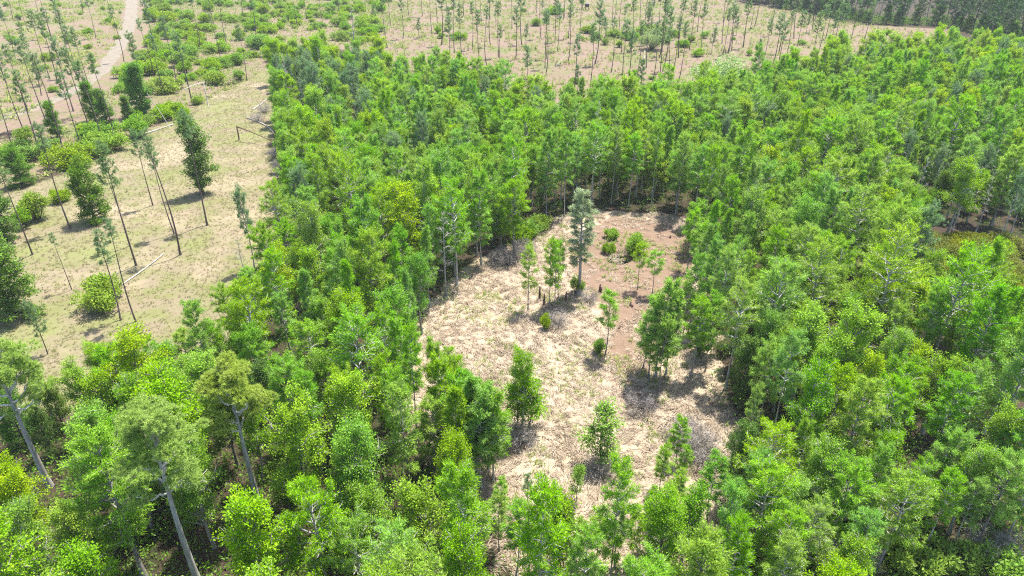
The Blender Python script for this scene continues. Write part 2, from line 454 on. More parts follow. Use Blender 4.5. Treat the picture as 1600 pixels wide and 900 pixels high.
def limbs_of(wood, P, h, base, R, prof, nb, e0, e1, droop, nsub, r0, sub_len=.34, gap=.12, side=5, thick=1.0):
    """grow branches on the trunk path; returns the twig segments that carry leaves (A, B arrays)"""
    segs = []
    az = rng.uniform(0, 6.28)
    for i in range(nb):
        t = (i + rng.uniform(.1, .9)) / nb
        tt = base + (1 - base) * t * .985
        az += 2.399 + rng.normal() * .35
        L = R * prof(t) * rng.uniform(.72, 1.12)
        if rng.random() < gap:
            L *= .5
        e = e0 + (e1 - e0) * t + rng.normal() * .12
        s0 = at_path(P, tt)
        k = 5
        pts = [s0]
        a = az
        for j in range(1, k + 1):
            s = j / k
            a += rng.normal() * .13
            el = e + droop * s * 1.3 + rng.normal() * .10
            pts.append(pts[-1] + np.array((math.cos(a) * math.cos(el), math.sin(a) * math.cos(el), math.sin(el))) * L / k)
        pts = np.array(pts)
        rb = (r0 * (1 - tt) ** .7 * .45 + .024 + .008 * L) * thick
        wood.tube(pts, rb * np.linspace(1, .22, k + 1), side)
        for j in range(2, k):
            segs.append((pts[j], pts[j + 1]))
        for q in range(nsub):
            s = .28 + .70 * (q + rng.random()) / nsub
            f = s * k; j = min(int(f), k - 1)
            p0 = pts[j] + (pts[j + 1] - pts[j]) * (f - j)
            dirn = unit(pts[j + 1] - pts[j])
            aa = math.atan2(dirn[1], dirn[0]) + rng.choice((-1, 1)) * rng.uniform(.45, 1.2)
            el = e * .5 + rng.normal() * .28 + .08
            l = L * sub_len * (1.25 - .6 * s) * rng.uniform(.6, 1.3) + .25
            d = np.array((math.cos(aa) * math.cos(el), math.sin(aa) * math.cos(el), math.sin(el)))
            p1 = p0 + d * l * .55; p2 = p1 + unit(d + np.array((0, 0, droop * .8)) + rng.normal(size=3) * .25) * l * .45
            wood.tube(np.array([p0, p1, p2]), np.array([.42, .30, .16]) * rb + .009, 3)
            segs += [(p0 + (p1 - p0) * .3, p1), (p1, p2)]
    A = np.array([s[0] for s in segs]); B = np.array([s[1] for s in segs])
    return A, B

def on_segs(A, B, n, sig, clump=2.0):
    w = np.linalg.norm(B - A, axis=1) + .1
    # some twigs bear much more leaf than others: the crown gets gaps and clumps
    w = w * rng.gamma(clump, 1.0, len(w))
    i = rng.choice(len(A), n, p=w / w.sum())
    t = rng.random(n)[:, None]
    P = A[i] + (B[i] - A[i]) * t + rng.normal(size=(n, 3)) * sig
    return P, unit(B[i] - A[i])

def wood_trunk(P, r0, flare=1.5, sides=8, tip=.06):
    g = Geo()
    n = len(P)
    z = np.linspace(0, 1, n)
    rad = r0 * ((1 - z) * (1 - tip) + tip)
    top = P.copy(); 
    g.tube(np.vstack([[P[0] + (0, 0, -.35)], P[:1] + (0, 0, .15), P[:1] + (0, 0, .8), P[1:]]),
           np.concatenate([[r0 * flare * 1.1, r0 * flare, r0 * (1 + (flare - 1) * .35)], rad[1:]]), sides)
    return g

def cypress(h, base, R, kind, nb=34, n=20000, r0=.24, spire=.0, mat='cypress', droop=-.10, nsub=9, lw=1.0):
    if kind == 'dome':
        prof = lambda t: max(.12, math.sqrt(max(0, 1 - ((t - .42) / .62) ** 2)))
    elif kind == 'spire':
        prof = lambda t: .18 + .82 * (1 - t) ** .75 * min(1, .55 + t * 2)
    else:
        prof = lambda t: .35 + .65 * math.sin(math.pi * min(1, .15 + t * .8))
    P = trunk_path(h)
    w = wood_trunk(P, r0, 1.7)
    A, B = limbs_of(w, P, h, base, R, prof, nb, .05, .95, droop, nsub, r0)
    # leader twigs
    A = np.vstack([A, P[-2:-1]]); B = np.vstack([B, P[-1:]])
    g = Geo()
    C, D = on_segs(A, B, n, .16)
    out = unit(C - np.array((0, 0, h * (base + 1) / 2)) + 1e-6)
    D = unit(D * .55 + out * .35 + rng.normal(size=(n, 3)) * .55 + np.array((0, 0, -.05)))
    g.leaf_tris(C, D, rng.uniform(.18, .40, n) * np.where(rng.random(n) < .22, 1.5, 1.0), rng.uniform(.05, .10, n) * lw * np.where(rng.random(n) < .22, 1.7, 1.0))
    return w, g, h, mat

def broadleaf(h, base, R, n=9000, r0=.26, mat='maple', nb=20, size=.30, flatp=.0, e0=.35, e1=1.2):
    prof = lambda t: max(.2, math.sqrt(max(0, 1 - ((t - .45) / .66) ** 2)))
    P = trunk_path(h * .93, bend=.6)
    w = wood_trunk(P, r0, 1.35, tip=.12)
    A, B = limbs_of(w, P, h, base, R, prof, nb, e0, e1, .08, 8, r0, .42, .15)
    g = Geo()
    # leaves gather in tufts at the twig ends
    m = n // 22
    C, D = on_segs(A, B, m, .18)
    K = np.repeat(np.arange(m), 22)[:n]
    n = len(K)
    Q = C[K] + rng.normal(size=(n, 3)) * np.array((.26, .26, .17))
    Dn = unit(D[K] * .3 + unit(Q - C[K]) * .7 + rng.normal(size=(n, 3)) * .4)
    g.leaf_quads(Q, Dn, rng.uniform(.6, 1.2, n) * size, rng.uniform(.45, .7, n) * size)
    return w, g, h, mat

def needle_tufts(g, C, up, per, length, width, spread=.75):
    m = len(C)
    K = np.repeat(np.arange(m), per)
    D = unit(up[K] * .7 + unit(rng.normal(size=(len(K), 3))) * spread)
    P = C[K] + rng.normal(size=(len(K), 3)) * length * .12
    g.leaf_tris(P, D, rng.uniform(.7, 1.15, len(K)) * length, np.full(len(K), width) * rng.uniform(.7, 1.3, len(K)), flat=.2)

def thin_pine(h, crown, R, tufts=260, r0=.19, mat='pine', nb=16, per=24, stubs=6, lean=.02):
    prof = lambda t: .45 + .55 * math.sin(math.pi * min(1, .25 + t * .7))
    P = trunk_path(h, lean=lean, bend=.35, n=12)
    w = wood_trunk(P, r0, 1.35, tip=.18, sides=7)
    A, B = limbs_of(w, P, h, 1 - crown, R, prof, nb, .15, .95, .22, 4, r0, .34, .2)
    for i in range(stubs):
        s = at_path(P, rng.uniform(.22, max(.26, 1 - crown))); a = rng.uniform(0, 6.28); L = rng.uniform(.4, 1.3)
        w.tube(np.array([s, s + np.array((math.cos(a), math.sin(a), .05)) * L]), [.035, .012], 4)
    g = Geo()
    C, D = on_segs(A, B, int(tufts * (.75 if mat == 'pine' else 1)), .22)
    needle_tufts(g, C, unit(D * .6 + np.array((0, 0, .5))), per, .40, .040)
    return w, g, h, mat

def old_pine(h, crown, R, tufts=1500, r0=.36, nb=17, per=26):
    """old pine: bare forking white limbs, needles in rounded plates at their ends"""
    prof = lambda t: .55 + .45 * math.sin(math.pi * min(1, .2 + t * .75))
    P = trunk_path(h * .96, lean=.008, bend=.15, n=12)
    w = wood_trunk(P, r0, 1.25, tip=.22, sides=10)
    lim = Geo(); g = Geo()
    az = rng.uniform(0, 6.28)
    pads = []
    for i in range(nb):
        t = (i + rng.random()) / nb
        tt = (1 - crown) + crown * t * .98
        az += 2.399 + rng.normal() * .3
        L = R * prof(t) * rng.uniform(.75, 1.15)
        p = at_path(P, tt); a = az; el = .1 + .75 * t + rng.normal() * .15
        pts = [p]
        for j in range(7):
            a += rng.normal() * .38; el2 = el + rng.normal() * .38 + .06 * j
            p = p + np.array((math.cos(a) * math.cos(el2), math.sin(a) * math.cos(el2), math.sin(el2))) * L / 7
            pts.append(p)
        pts = np.array(pts)
        lim.tube(pts, (.055 + .02 * L) * np.linspace(1, .3, 8), 6)
        for q in range(6):
            j = rng.integers(2, 7); d = unit(pts[j + 1] - pts[j]); aa = math.atan2(d[1], d[0]) + rng.choice((-1, 1)) * rng.uniform(.5, 1.2)
            l = L * rng.uniform(.22, .42)
            m1 = pts[j] + np.array((math.cos(aa), math.sin(aa), rng.uniform(-.1, .5))) * l * .5
            m2 = m1 + np.array((math.cos(aa + rng.normal() * .5), math.sin(aa + rng.normal() * .5), rng.uniform(0, .7))) * l * .5
            lim.tube(np.array([pts[j], m1, m2]), [.05, .035, .018], 4)
            if t > .22 or rng.random() < .4:
                pads.append((m2, rng.uniform(.5, .95)))
        if t > .22 or rng.random() < .3:
            pads.append((pts[-1], rng.uniform(.7, 1.1))); pads.append((pts[-2] + (0, 0, .2), rng.uniform(.6, .9)))
    per_pad = max(6, tufts // len(pads))
    for c, r in pads:
        d = unit(rng.normal(size=(per_pad, 3)) * (1, 1, .8) + (0, 0, .45))
        C = c + d * r * rng.uniform(.55, 1.0, (per_pad, 1)) * (1, 1, .62)
        needle_tufts(g, C, d, per, .36, .045, .8)
    return w, lim, g, h

def bush(w_, h, n=4500, mat='shrub', size=.2, lobes=26, twig=False, tall=.0):
    wood, g = Geo(), Geo()
    cs = []
    for i in range(lobes):
        a = rng.uniform(0, 6.28); rr = math.sqrt(rng.random()) * w_ * .40
        zz = h * (.18 + .60 * rng.random() * math.sqrt(max(.05, 1 - (rr / (w_ * .5)) ** 2)))
        c = np.array((math.cos(a) * rr, math.sin(a) * rr, zz + tall * h * rng.random() * .2))
        cs.append((c, rng.uniform(.10, .19) * min(w_, h * 1.3) + .1))
        mid = c * .5 + rng.normal(size=3) * .08; mid[2] = abs(mid[2])
        wood.tube(np.array([(c[0] * .08, c[1] * .08, -.15), mid, c]), [.045, .03, .012], 4)
    per = n // lobes
    for c, r in cs:
        d = unit(rng.normal(size=(per, 3)) + (0, 0, .3))
        C = c + d * r * rng.uniform(.35, 1.12, (per, 1))
        C[:, 2] = np.maximum(C[:, 2], .03)
        D = unit(d * .6 + rng.normal(size=(per, 3)) * .6 + (0, 0, .15))
        if twig:
            g.leaf_tris(C, D, rng.uniform(.4, .9, per) * size * 2, np.full(per, .022), flat=.1)
        else:
            g.leaf_quads(C, D, rng.uniform(.6, 1.2, per) * size, rng.uniform(.4, .65, per) * size)
    return wood, g, h, mat

def snag(h, R=2.2, nb=17, base=.30, r0=.15):
    P = trunk_path(h, lean=.04, bend=.5)
    w = wood_trunk(P, r0, 1.4)
    limbs_of(w, P, h, base, R, lambda t: .25 + .75 * (1 - t), nb, .25, 1.0, .05, 9, r0, .5, gap=.5, thick=.55)
    return w, h

PROTO = {}
def proto(key, built, trunk_mat, words):
    w, g, h, mat = built
    PROTO[key] = dict(trunk=w.mesh(key + "_trunk", M[trunk_mat], True), crown=g.mesh(key + "_crown", M[mat]) if g else None, h=h, words=words)

proto('bald_0', cypress(16, .36, 3.9, 'dome', 38, 21000), 'bark_grey', 'dome-crowned feathery green')
proto('bald_1', cypress(16, .30, 3.5, 'oval', 42, 21000), 'bark_grey', 'oval-crowned feathery green')
proto('bald_2', cypress(15, .40, 4.4, 'dome', 34, 18000), 'bark_limb', 'broad-crowned grey-limbed')
proto('bald_3', cypress(17, .42, 3.7, 'dome', 32, 12000), 'bark_limb', 'thin-leaved grey-limbed')
proto('bald_4', cypress(13, .24, 3.5, 'oval', 36, 19000), 'bark_grey', 'round-crowned bright green')
proto('bald_5', cypress(16, .38, 4.0, 'dome', 30, 16000), 'bark_limb', 'uneven-crowned feathery')
proto('pond_0', cypress(17, .30, 2.7, 'oval', 44, 15000, .17, mat='pond'), 'bark_limb', 'slender column-crowned')
proto('pond_1', cypress(16, .28, 2.5, 'spire', 46, 12500, .16, mat='pond'), 'bark_limb', 'slender spire-topped')
proto('pond_2', cypress(17, .46, 2.6, 'dome', 32, 11000, .16, mat='pond'), 'bark_limb', 'long-trunked small-crowned')
proto('pond_3', cypress(14, .34, 2.2, 'oval', 28, 6500, .12, mat='pond', nsub=7), 'bark_grey', 'thin half-grown')
proto('sparse_0', cypress(12, .35, 1.7, 'oval', 24, 3600, .10, mat='cypress', nsub=6), 'bark_grey', 'wispy thin')
proto('sparse_1', cypress(12, .50, 1.9, 'dome', 18, 3600, .10, mat='cypress', nsub=6), 'bark_grey', 'wispy small-crowned')
proto('maple_0', broadleaf(14, .34, 3.9, 13000, size=.26, nb=24), 'bark_grey', 'yellow-green tufted')
proto('maple_1', broadleaf(12, .28, 3.4, 11000, size=.26, nb=22), 'bark_limb', 'yellow-green bushy')
proto('maple_2', broadleaf(15, .40, 3.5, 11000, size=.26, nb=22), 'bark_grey', 'yellow-green narrow-crowned')
proto('tupelo_0', broadleaf(13, .30, 3.7, 15000, mat='tupelo', size=.22, nb=26), 'bark_grey', 'mid-green full-crowned')
proto('tupelo_1', broadleaf(11, .22, 3.1, 12000, mat='tupelo', size=.22, nb=24), 'bark_grey', 'mid-green bushy')
proto('tupelo_2', broadleaf(15, .36, 3.4, 13000, mat='tupelo', size=.22, nb=24), 'bark_limb', 'mid-green grey-limbed')
proto('bay_0', broadleaf(10, .15, 2.6, 9000, mat='bay', size=.24, r0=.16), 'bark_dark', 'dark upright')
proto('bay_1', broadleaf(8, .12, 2.6, 8000, mat='bay', size=.24, r0=.14), 'bark_dark', 'dark rounded')
proto('pine_0', thin_pine(25, .26, 2.0, 420, nb=18), 'bark_pine', 'tall bare-trunked')
proto('pine_1', thin_pine(24, .34, 1.9, 480, nb=22), 'bark_pine', 'tall long-crowned')
proto('pine_2', thin_pine(23, .20, 1.7, 320), 'bark_pine', 'small-tufted bare-trunked')
proto('pine_3', thin_pine(20, .36, 1.8, 380, lean=.06), 'bark_pine', 'slightly leaning')
proto('pine_4', thin_pine(24, .20, 1.4, 200, nb=11), 'bark_pine', 'sparse-topped bare-trunked')
proto('pine_5', thin_pine(13, .60, 2.1, 560, r0=.14, nb=24), 'bark_pine', 'half-grown full-crowned')
proto('woodpine_0', thin_pine(22, .78, 3.0, 1500, r0=.26, mat='darkpine', nb=34, per=15), 'bark_dark', 'dark dense-crowned')
proto('woodpine_1', thin_pine(21, .62, 2.9, 1200, r0=.24, mat='darkpine', nb=28, per=15), 'bark_grey', 'dark pale-trunked')
proto('greypine_0', thin_pine(15, .55, 3.0, 1100, r0=.20, mat='pine', nb=28, per=20), 'bark_limb', 'grey-green broad-crowned')
proto('oak_0', broadleaf(9, .06, 3.3, 15000, mat='oak', size=.27, nb=32, e0=.0), 'bark_dark', 'dense dark green')
proto('oak_1', broadleaf(11, .10, 2.1, 11000, mat='oak', size=.27, nb=32, e0=.1), 'bark_dark', 'dense green upright')
proto('young_0', broadleaf(7, .25, 1.25, 2600, .07, mat='tupelo', size=.22, nb=16), 'bark_dark', 'slight thin-leaved')
proto('young_1', cypress(9, .22, 1.25, 'oval', 24, 2400, .08, mat='cypress', nsub=6), 'bark_grey', 'slim feathery young')
proto('shrub_0', bush(3.6, 2.6, 6000), 'bark_dark', 'rounded green')
proto('shrub_1', bush(2.6, 3.2, 4600, tall=.6), 'bark_dark', 'upright green')
proto('shrub_2', bush(5.0, 2.2, 7000, lobes=38), 'bark_dark', 'spreading green')
proto('shrub_3', bush(2.2, 1.5, 2600, lobes=16), 'bark_dark', 'small low green')
proto('vine_0', bush(4.6, 3.0, 7500, 'olive', lobes=40), 'bark_dark', 'olive vine-smothered')
proto('vine_1', bush(3.4, 2.2, 5000, 'olive', lobes=28), 'bark_dark', 'low olive tangled')
proto('brush_0', bush(3.2, 1.8, 2200, 'grey_twig', lobes=24, twig=True), 'grey_twig', 'leafless grey')
proto('willow_0', bush(6.5, 6.0, 9000, 'willow', size=.24, lobes=46, tall=.5), 'bark_dark', 'pale feathery')
for k in range(3):
    w, h = snag((13, 15, 11)[k], (2.4, 1.9, 2.8)[k])
    PROTO['snag_%d' % k] = dict(trunk=w.mesh("snag_trunk", M['bark_snag'], True), crown=None, h=h, words=('bleached bare', 'tapering bleached bare', 'wide-armed bleached bare')[k])
mossy = cypress(19, .36, 2.5, 'oval', 46, 16000, .34, mat='mossy', droop=-.25)
proto('mossy_0', mossy, 'bark_limb', 'tall grey mossy')

COUNT = {}
def plant(key, name, label, cat, group, xy, height, rot=None, widen=1.0, tilt=None):
    """one individual: an Empty at its foot with its trunk and crown"""
    p = PROTO[key]
    s = height / p['h']
    e = bpy.data.objects.new(name, None)
    COL.objects.link(e)
    e.location = (xy[0], xy[1], 0)
    e.scale = (s * widen, s * widen, s)
    e.rotation_euler = (tilt[0] if tilt else 0, tilt[1] if tilt else 0, rng.uniform(0, 6.28) if rot is None else rot)
    e.empty_display_size = .5
    tag(e, label, cat, group)
    obj("trunk" if key.split('_')[0] not in ('shrub', 'vine', 'brush', 'willow') else "stem", p['trunk'], e)
    if p['crown']:
        obj("crown", p['crown'], e)
    COUNT[name] = COUNT.get(name, 0) + 1
    return e

taken = []          # (x, y, radius) of what already stands
def free(xy, r):
    for (x, y, q) in taken:
        if (x - xy[0]) ** 2 + (y - xy[1]) ** 2 < (r + q) ** 2:
            return False
    return True

# ---------------------------------------------------------------- single trees and shrubs that stand out in the clearing
def place(key, name, label, cat, px, py, top, group=None, widen=1.0, tilt=None, rad=1.2):
    xy = ground(px, py)
    taken.append((xy[0], xy[1], rad))
    return plant(key, name, label, cat, group, xy, height_of(px, py, top), widen=widen, tilt=tilt)

place('mossy_0', 'bald_cypress', 'tall grey mossy cypress standing alone in the middle of the clearing', 'cypress', 905, 461, 302)
place('shrub_1', 'shrub', 'dark green shrub at the foot of the tall mossy cypress', 'shrub', 901, 459, 428, widen=.8)
place('sparse_0', 'pond_cypress', 'thin cypress alone on straw before the tall mossy cypress, nothing at its foot', 'cypress', 825, 485, 384, widen=.9)
for px, py, top, k in ((858, 481, 375, 'sparse_0'), (866, 486, 380, 'sparse_0'), (872, 470, 378, 'sparse_1')):
    place(k, 'pond_cypress', 'thin cypress in the close trio beside the tall mossy cypress', 'cypress', px, py, top, 'trio of thin cypress', widen=.75, rad=.7)
place('shrub_1', 'shrub', 'bright green upright shrub on the straw before the cypress trio', 'shrub', 851, 513, 488, widen=.8)
place('brush_0', 'brush_clump', 'grey leafless brush beside the bright upright shrub on straw', 'shrub', 872, 508, 486)
place('brush_0', 'brush_clump', 'grey leafless brush beneath the tall mossy cypress', 'shrub', 918, 472, 452)
place('sparse_1', 'pond_cypress', 'young thin cypress on the straw with a shrub at its foot', 'cypress', 946, 556, 461, widen=1.1)
place('shrub_1', 'shrub', 'small shrub at the foot of the young thin cypress', 'shrub', 937, 552, 525, widen=.8)
place('sparse_1', 'pond_cypress', 'small-crowned cypress at the edge of the bare mud patch', 'cypress', 996, 452, 382, widen=1.0)
place('sparse_1', 'pond_cypress', 'short young cypress on the mud beside the small-crowned cypress', 'cypress', 1019, 460, 394, widen=1.3)
place('shrub_0', 'shrub', 'green shrub overhanging the black pool in the mud', 'shrub', 993, 396, 364, widen=.9)
place('shrub_2', 'shrub', 'low spreading shrub across the black pool from the overhanging one', 'shrub', 950, 394, 378, widen=.7)
place('shrub_3', 'shrub', 'low green shrub in the mud near the woods edge', 'shrub', 955, 372, 356)
for px, py, top, k in ((814, 681, 548, 'tupelo_2'), (827, 668, 586, 'young_0'), (806, 672, 600, 'young_0')):
    place(k, 'tupelo_tree', 'dark leafy tree of the small clump standing on the straw', 'tupelo', px, py, top, 'dark leafy clump on the straw', widen=.72 if k == 'tupelo_2' else 1.2, rad=.9)
place('brush_0', 'brush_clump', 'grey brush under the dark leafy clump on the straw', 'shrub', 806, 692, 660)
place('pond_1', 'pond_cypress', 'slender cypress of the close row beside the dark leafy clump', 'cypress', 737, 712, 580, 'row beside leafy clump')
place('pond_0', 'pond_cypress', 'slender cypress of the close row beside the dark leafy clump', 'cypress', 752, 764, 610, 'row beside leafy clump')
place('pond_0', 'pond_cypress', 'slender cypress of the close row beside the dark leafy clump', 'cypress', 763, 735, 598, 'row beside leafy clump')
place('pond_3', 'pond_cypress', 'slender cypress of the close row beside the dark leafy clump', 'cypress', 714, 678, 560, 'row beside leafy clump')
for px, py, top, k in ((745, 742, 588, 'pond_1'), (771, 752, 612, 'pond_0'), (727, 736, 592, 'pond_0'), (699, 702, 560, 'pond_0'), (720, 762, 604, 'pond_1'), (690, 660, 535, 'pond_0'), (704, 640, 545, 'pond_3'), (758, 702, 600, 'pond_3')):
    place(k, 'pond_cypress', PROTO[k]['words'] + ' cypress of the tall clump beside the close row', 'cypress', px, py, top, 'tall clump beside the close row', rad=.8)
for px, py, top, k in ((905, 880, 812, 'young_1'), (930, 892, 800, 'sparse_0'), (960, 888, 785, 'pond_3'), (986, 880, 792, 'sparse_0'), (1012, 868, 772, 'pond_3'), (890, 902, 820, 'sparse_1'), (780, 862, 772, 'sparse_0'), (1035, 850, 760, 'sparse_1')):
    place(k, 'pond_cypress', PROTO[k]['words'] + ' cypress sapling at the straw end of the clearing', 'cypress', px, py, top, 'saplings at the straw end', rad=.7)
place('young_0', 'tupelo_tree', 'lone small leafy tree with grey brush at its foot on straw', 'tupelo', 939, 722, 640, widen=1.35)
place('brush_0', 'brush_clump', 'grey brush at the foot of the lone small leafy tree', 'shrub', 940, 738, 708)
place('young_0', 'tupelo_tree', 'very small thin tree on the straw near the lone leafy one', 'tupelo', 901, 783, 727, widen=.8)
place('pine_4', 'pine_tree', 'thin small-topped pine at the straw end of the clearing', 'pine', 826, 905, 745, widen=.8)
place('pond_2', 'pond_cypress', 'thin long-trunked cypress next to the small-topped pine on the straw', 'cypress', 807, 900, 790)
place('sparse_0', 'pond_cypress', 'half-grown cypress behind the small-topped pine on the straw', 'cypress', 784, 815, 750)
for px, py, top in ((867, 893, 772), (875, 892, 788)):
    place('young_0', 'tupelo_tree', 'slim tree of a close pair at the straw end of the clearing', 'tupelo', px, py, top, 'pair of slim trees', widen=.8, rad=.6)
place('pond_2', 'pond_cypress', 'slim open cypress beside the close pair of slim trees', 'cypress', 838, 899, 808)
for i, (px, py, top, k) in enumerate(((1013, 594, 470, 'pond_3'), (1024, 590, 440, 'pond_0'), (1040, 587, 455, 'pond_1'), (1005, 575, 490, 'pond_3'), (1030, 612, 500, 'pond_3'))):
    place(k, 'pond_cypress', 'slender cypress in the dense clump jutting onto the straw', 'cypress', px, py, top, 'clump jutting onto the straw', rad=.8)
for px, py, top, k in ((1066, 530, 440, 'sparse_0'), (1084, 444, 350, 'sparse_1'), (1095, 494, 400, 'sparse_0'), (1078, 591, 470, 'pond_2'), (1130, 473, 390, 'bald_4'), (1074, 420, 330, 'sparse_1'), (1083, 395, 318, 'bald_4')):
    place(k, 'pond_cypress' if k != 'bald_4' else 'bald_cypress', ('thin cypress' if k != 'bald_4' else 'bushy cypress') + ' on the grass between the jutting clump and the woods', 'cypress', px, py, top, 'thin trees past the jutting clump', rad=.9)
for px, py, top in ((1056, 724, 655), (1066, 752, 698), (1052, 818, 742), (1104, 818, 716), (1030, 770, 700)):
    place('pond_3', 'pond_cypress', 'half-grown cypress along the woods edge past the grey brush', 'cypress', px, py, top, 'half-grown cypress by grey brush', widen=1.15, rad=.9)
place('brush_0', 'brush_clump', 'wide grey brush clump on the straw before the jutting clump', 'shrub', 1001, 640, 612)
for px, py in ((1085, 700), (1095, 722), (1072, 690)):
    place('brush_0', 'brush_clump', 'pale grey brush along the woods edge beside half-grown cypress', 'shrub', px, py, py - 34, 'pale brush at woods edge')
for px, py in ((800, 408), (785, 415), (818, 400)):
    place('brush_0', 'brush_clump', 'grey brush at the woods foot behind the trio of thin cypress', 'shrub', px, py, py - 26, 'grey brush at woods foot')
for px, py in ((830, 368), (842, 360), (815, 378)):
    place('shrub_0', 'shrub', 'dark shrub at the woods foot near the grey brush', 'shrub', px, py, py - 26, 'dark shrubs at woods foot')
place('bald_0', 'bald_cypress', 'bright bushy-topped cypress standing out before the dark woods wall', 'cypress', 803, 398, 288, widen=.9)
for px, py in ((1480, 885), (1535, 868), (1420, 892), (1590, 880), (1330, 888), (1560, 895)):
    place('brush_0' if px % 20 else 'shrub_3', 'brush_clump' if px % 20 else 'shrub', ('grey brush' if px % 20 else 'low green shrub') + ' on the open tan bank below the broad woods', 'shrub', px, py, py - 36, 'brush on the tan bank')
place('snag_1', 'dead_tree', 'pale leafless tree at the woods edge over the straw', 'dead tree', 697, 462, 330, widen=1.2)

# ---------------------------------------------------------------- left field: pines, oaks and shrubs that stand apart
for px, py, top, k in ((239, 321, 205, 1), (272, 365, 228, 0), (282, 398, 205, 4), (324, 352, 180, 2), (213, 415, 225, 1), (110, 358, 200, 2), (51, 398, 245, 0),
                       (203, 384, 250, 4), (212, 503, 345, 4), (189, 500, 366, 3)):
    place('pine_%d' % k, 'pine_tree', PROTO['pine_%d' % k]['words'] + ' pine standing in the grassy field', 'pine', px, py, top, 'pines in the grassy field')
place('pine_4', 'pine_tree', 'short thin pine in the grassy field between two big shrubs', 'pine', 112, 452, 366)
place('pine_5', 'pine_tree', 'small full pine at the field corner below the big round oak', 'pine', 75, 553, 476, widen=.9)
place('oak_1', 'oak_tree', 'tall dense green oak alone in the grassy field', 'oak', 316, 303, 186, widen=1.0, rad=2)
place('oak_0', 'oak_tree', 'big round dark oak at the edge of the grassy field', 'oak', 22, 497, 388, widen=1.05, rad=3)
place('oak_0', 'oak_tree', 'bushy oak where the shrub belt meets the grassy field', 'oak', 148, 346, 262, widen=.85, rad=3)
place('shrub_0', 'shrub', 'rounded dark shrub by itself near the fallen branch in the field', 'shrub', 162, 478, 434, widen=1.15)
place('shrub_1', 'shrub', 'upright bright shrub at the field border near the bushy oak', 'shrub', 60, 342, 293)
place('shrub_3', 'shrub', 'small low shrub between the bushy oak and the upright shrub', 'shrub', 95, 315, 294)
for px, py, top in ((10, 375, 300), (35, 290, 235), (-15, 420, 330), (40, 355, 320)):
    place('oak_0' if py != 355 else 'shrub_1', 'oak_tree' if py != 355 else 'shrub', 'dense leafy thicket oak at the border of the grassy field' if py != 355 else 'yellowish shrub before the thicket oaks by the field', 'oak' if py != 355 else 'shrub', px, py, top, 'thicket oaks by the field' if py != 355 else None, rad=2)
for px, py, top in ((150, 190, 128), (170, 205, 140), (228, 182, 100), (215, 160, 105), (90, 215, 160), (205, 195, 150)):
    place('oak_1', 'oak_tree', 'dark dense oak in the shrub belt between the track and field', 'oak', px, py, top, 'dark oaks in the shrub belt', widen=1.15, rad=2.2)
place('greypine_0', 'pine_tree', 'broad grey-green pine on the corner between field and woods', 'pine', 485, 372, 265, widen=1.2, rad=2.5)
place('greypine_0', 'pine_tree', 'thin grey tree at the field end of the woods', 'pine', 398, 420, 300, widen=.6, rad=1.5)
place('snag_2', 'dead_tree', 'bleached bare tree at the field edge of woods with white top', 'dead tree', 384, 428, 370, widen=.9)

PINES_FAR = [(44, 174), (36, 202), (65, 149), (58, 124), (78, 124), (115, 174), (128, 143), (138, 131), (120, 120), (194, 96), (278, 140), (300, 159), (386, 126), (230, 177),
             (355, 72), (314, 78), (20, 235), (62, 240), (98, 232), (130, 236), (160, 225), (10, 130), (25, 95), (250, 95), (265, 60), (290, 45), (335, 40), (345, 20), (380, 30), (400, 60),
             (150, 60), (105, 70), (80, 60), (45, 50), (130, 20), (175, 35), (420, 40), (440, 25), (465, 45), (480, 30), (505, 40), (530, 22), (75, 198), (140, 200), (258, 148), (345, 100), (60, 20), (20, 30), (95, 100), (90, 130), (180, 215), (240, 120)]
for i, (px, py) in enumerate(PINES_FAR):
    xy = ground(px, py)
    k = (0, 1, 2, 4, 0, 3)[i % 6]
    plant('pine_%d' % k, 'pine_tree', PROTO['pine_%d' % k]['words'] + (' pine rising from the shrub belt and track side'), 'pine', 'pines of shrub belt and track', xy, rng.uniform(20, 26), widen=1.05)
TOP_PINES = [(738, 77), (766, 72), (722, 97), (760, 103), (783, 118), (806, 92), (824, 124), (800, 45), (838, 20), (867, 66), (853, 118), (854, 92), (897, 143), (902, 146), (920, 150), (888, 98), (871, 80), (955, 113), (972, 148), (977, 145),
             (1000, 147), (995, 122), (1020, 127), (1029, 141), (1039, 150), (1061, 126), (1036, 110), (1112, 83), (1095, 82), (1060, 90), (1077, 78), (1128, 68), (1138, 80), (1161, 74), (1185, 91), (1191, 104), (1217, 82), (1179, 42), (1060, 60),
             (675, 55), (690, 70), (655, 60), (700, 40), (640, 30), (660, 25), (745, 50), (775, 40), (930, 100), (945, 60), (905, 65), (985, 80), (1010, 70), (1090, 50), (1130, 35), (1240, 60), (1260, 50), (1275, 95), (1290, 60), (1310, 75), (1330, 62),
             (845, 60), (815, 70), (1150, 55), (1205, 55), (1225, 100), (1300, 95), (1345, 85), (610, 40), (630, 60), (585, 35), (605, 75), (960, 30), (1000, 40), (1040, 30), (880, 30)]
extra = [(float(rng.uniform(640, 1330)), float(rng.uniform(12, 120))) for _ in range(70)]
TOP_PINES += [p for p in extra if signed_dist(ground(*p)[None], TOPFIELD)[0] > 4][:42]
for i, (px, py) in enumerate(TOP_PINES):
    k = (0, 2, 1, 4, 0, 3, 5)[i % 7]
    hh = rng.uniform(19, 26) if k != 5 else rng.uniform(8, 13)
    plant('pine_%d' % k, 'pine_tree', PROTO['pine_%d' % k]['words'] + ' pine in the brown cut-over field behind the woods', 'pine', 'pines of the cut-over field', ground(px, py), hh, widen=1.1)

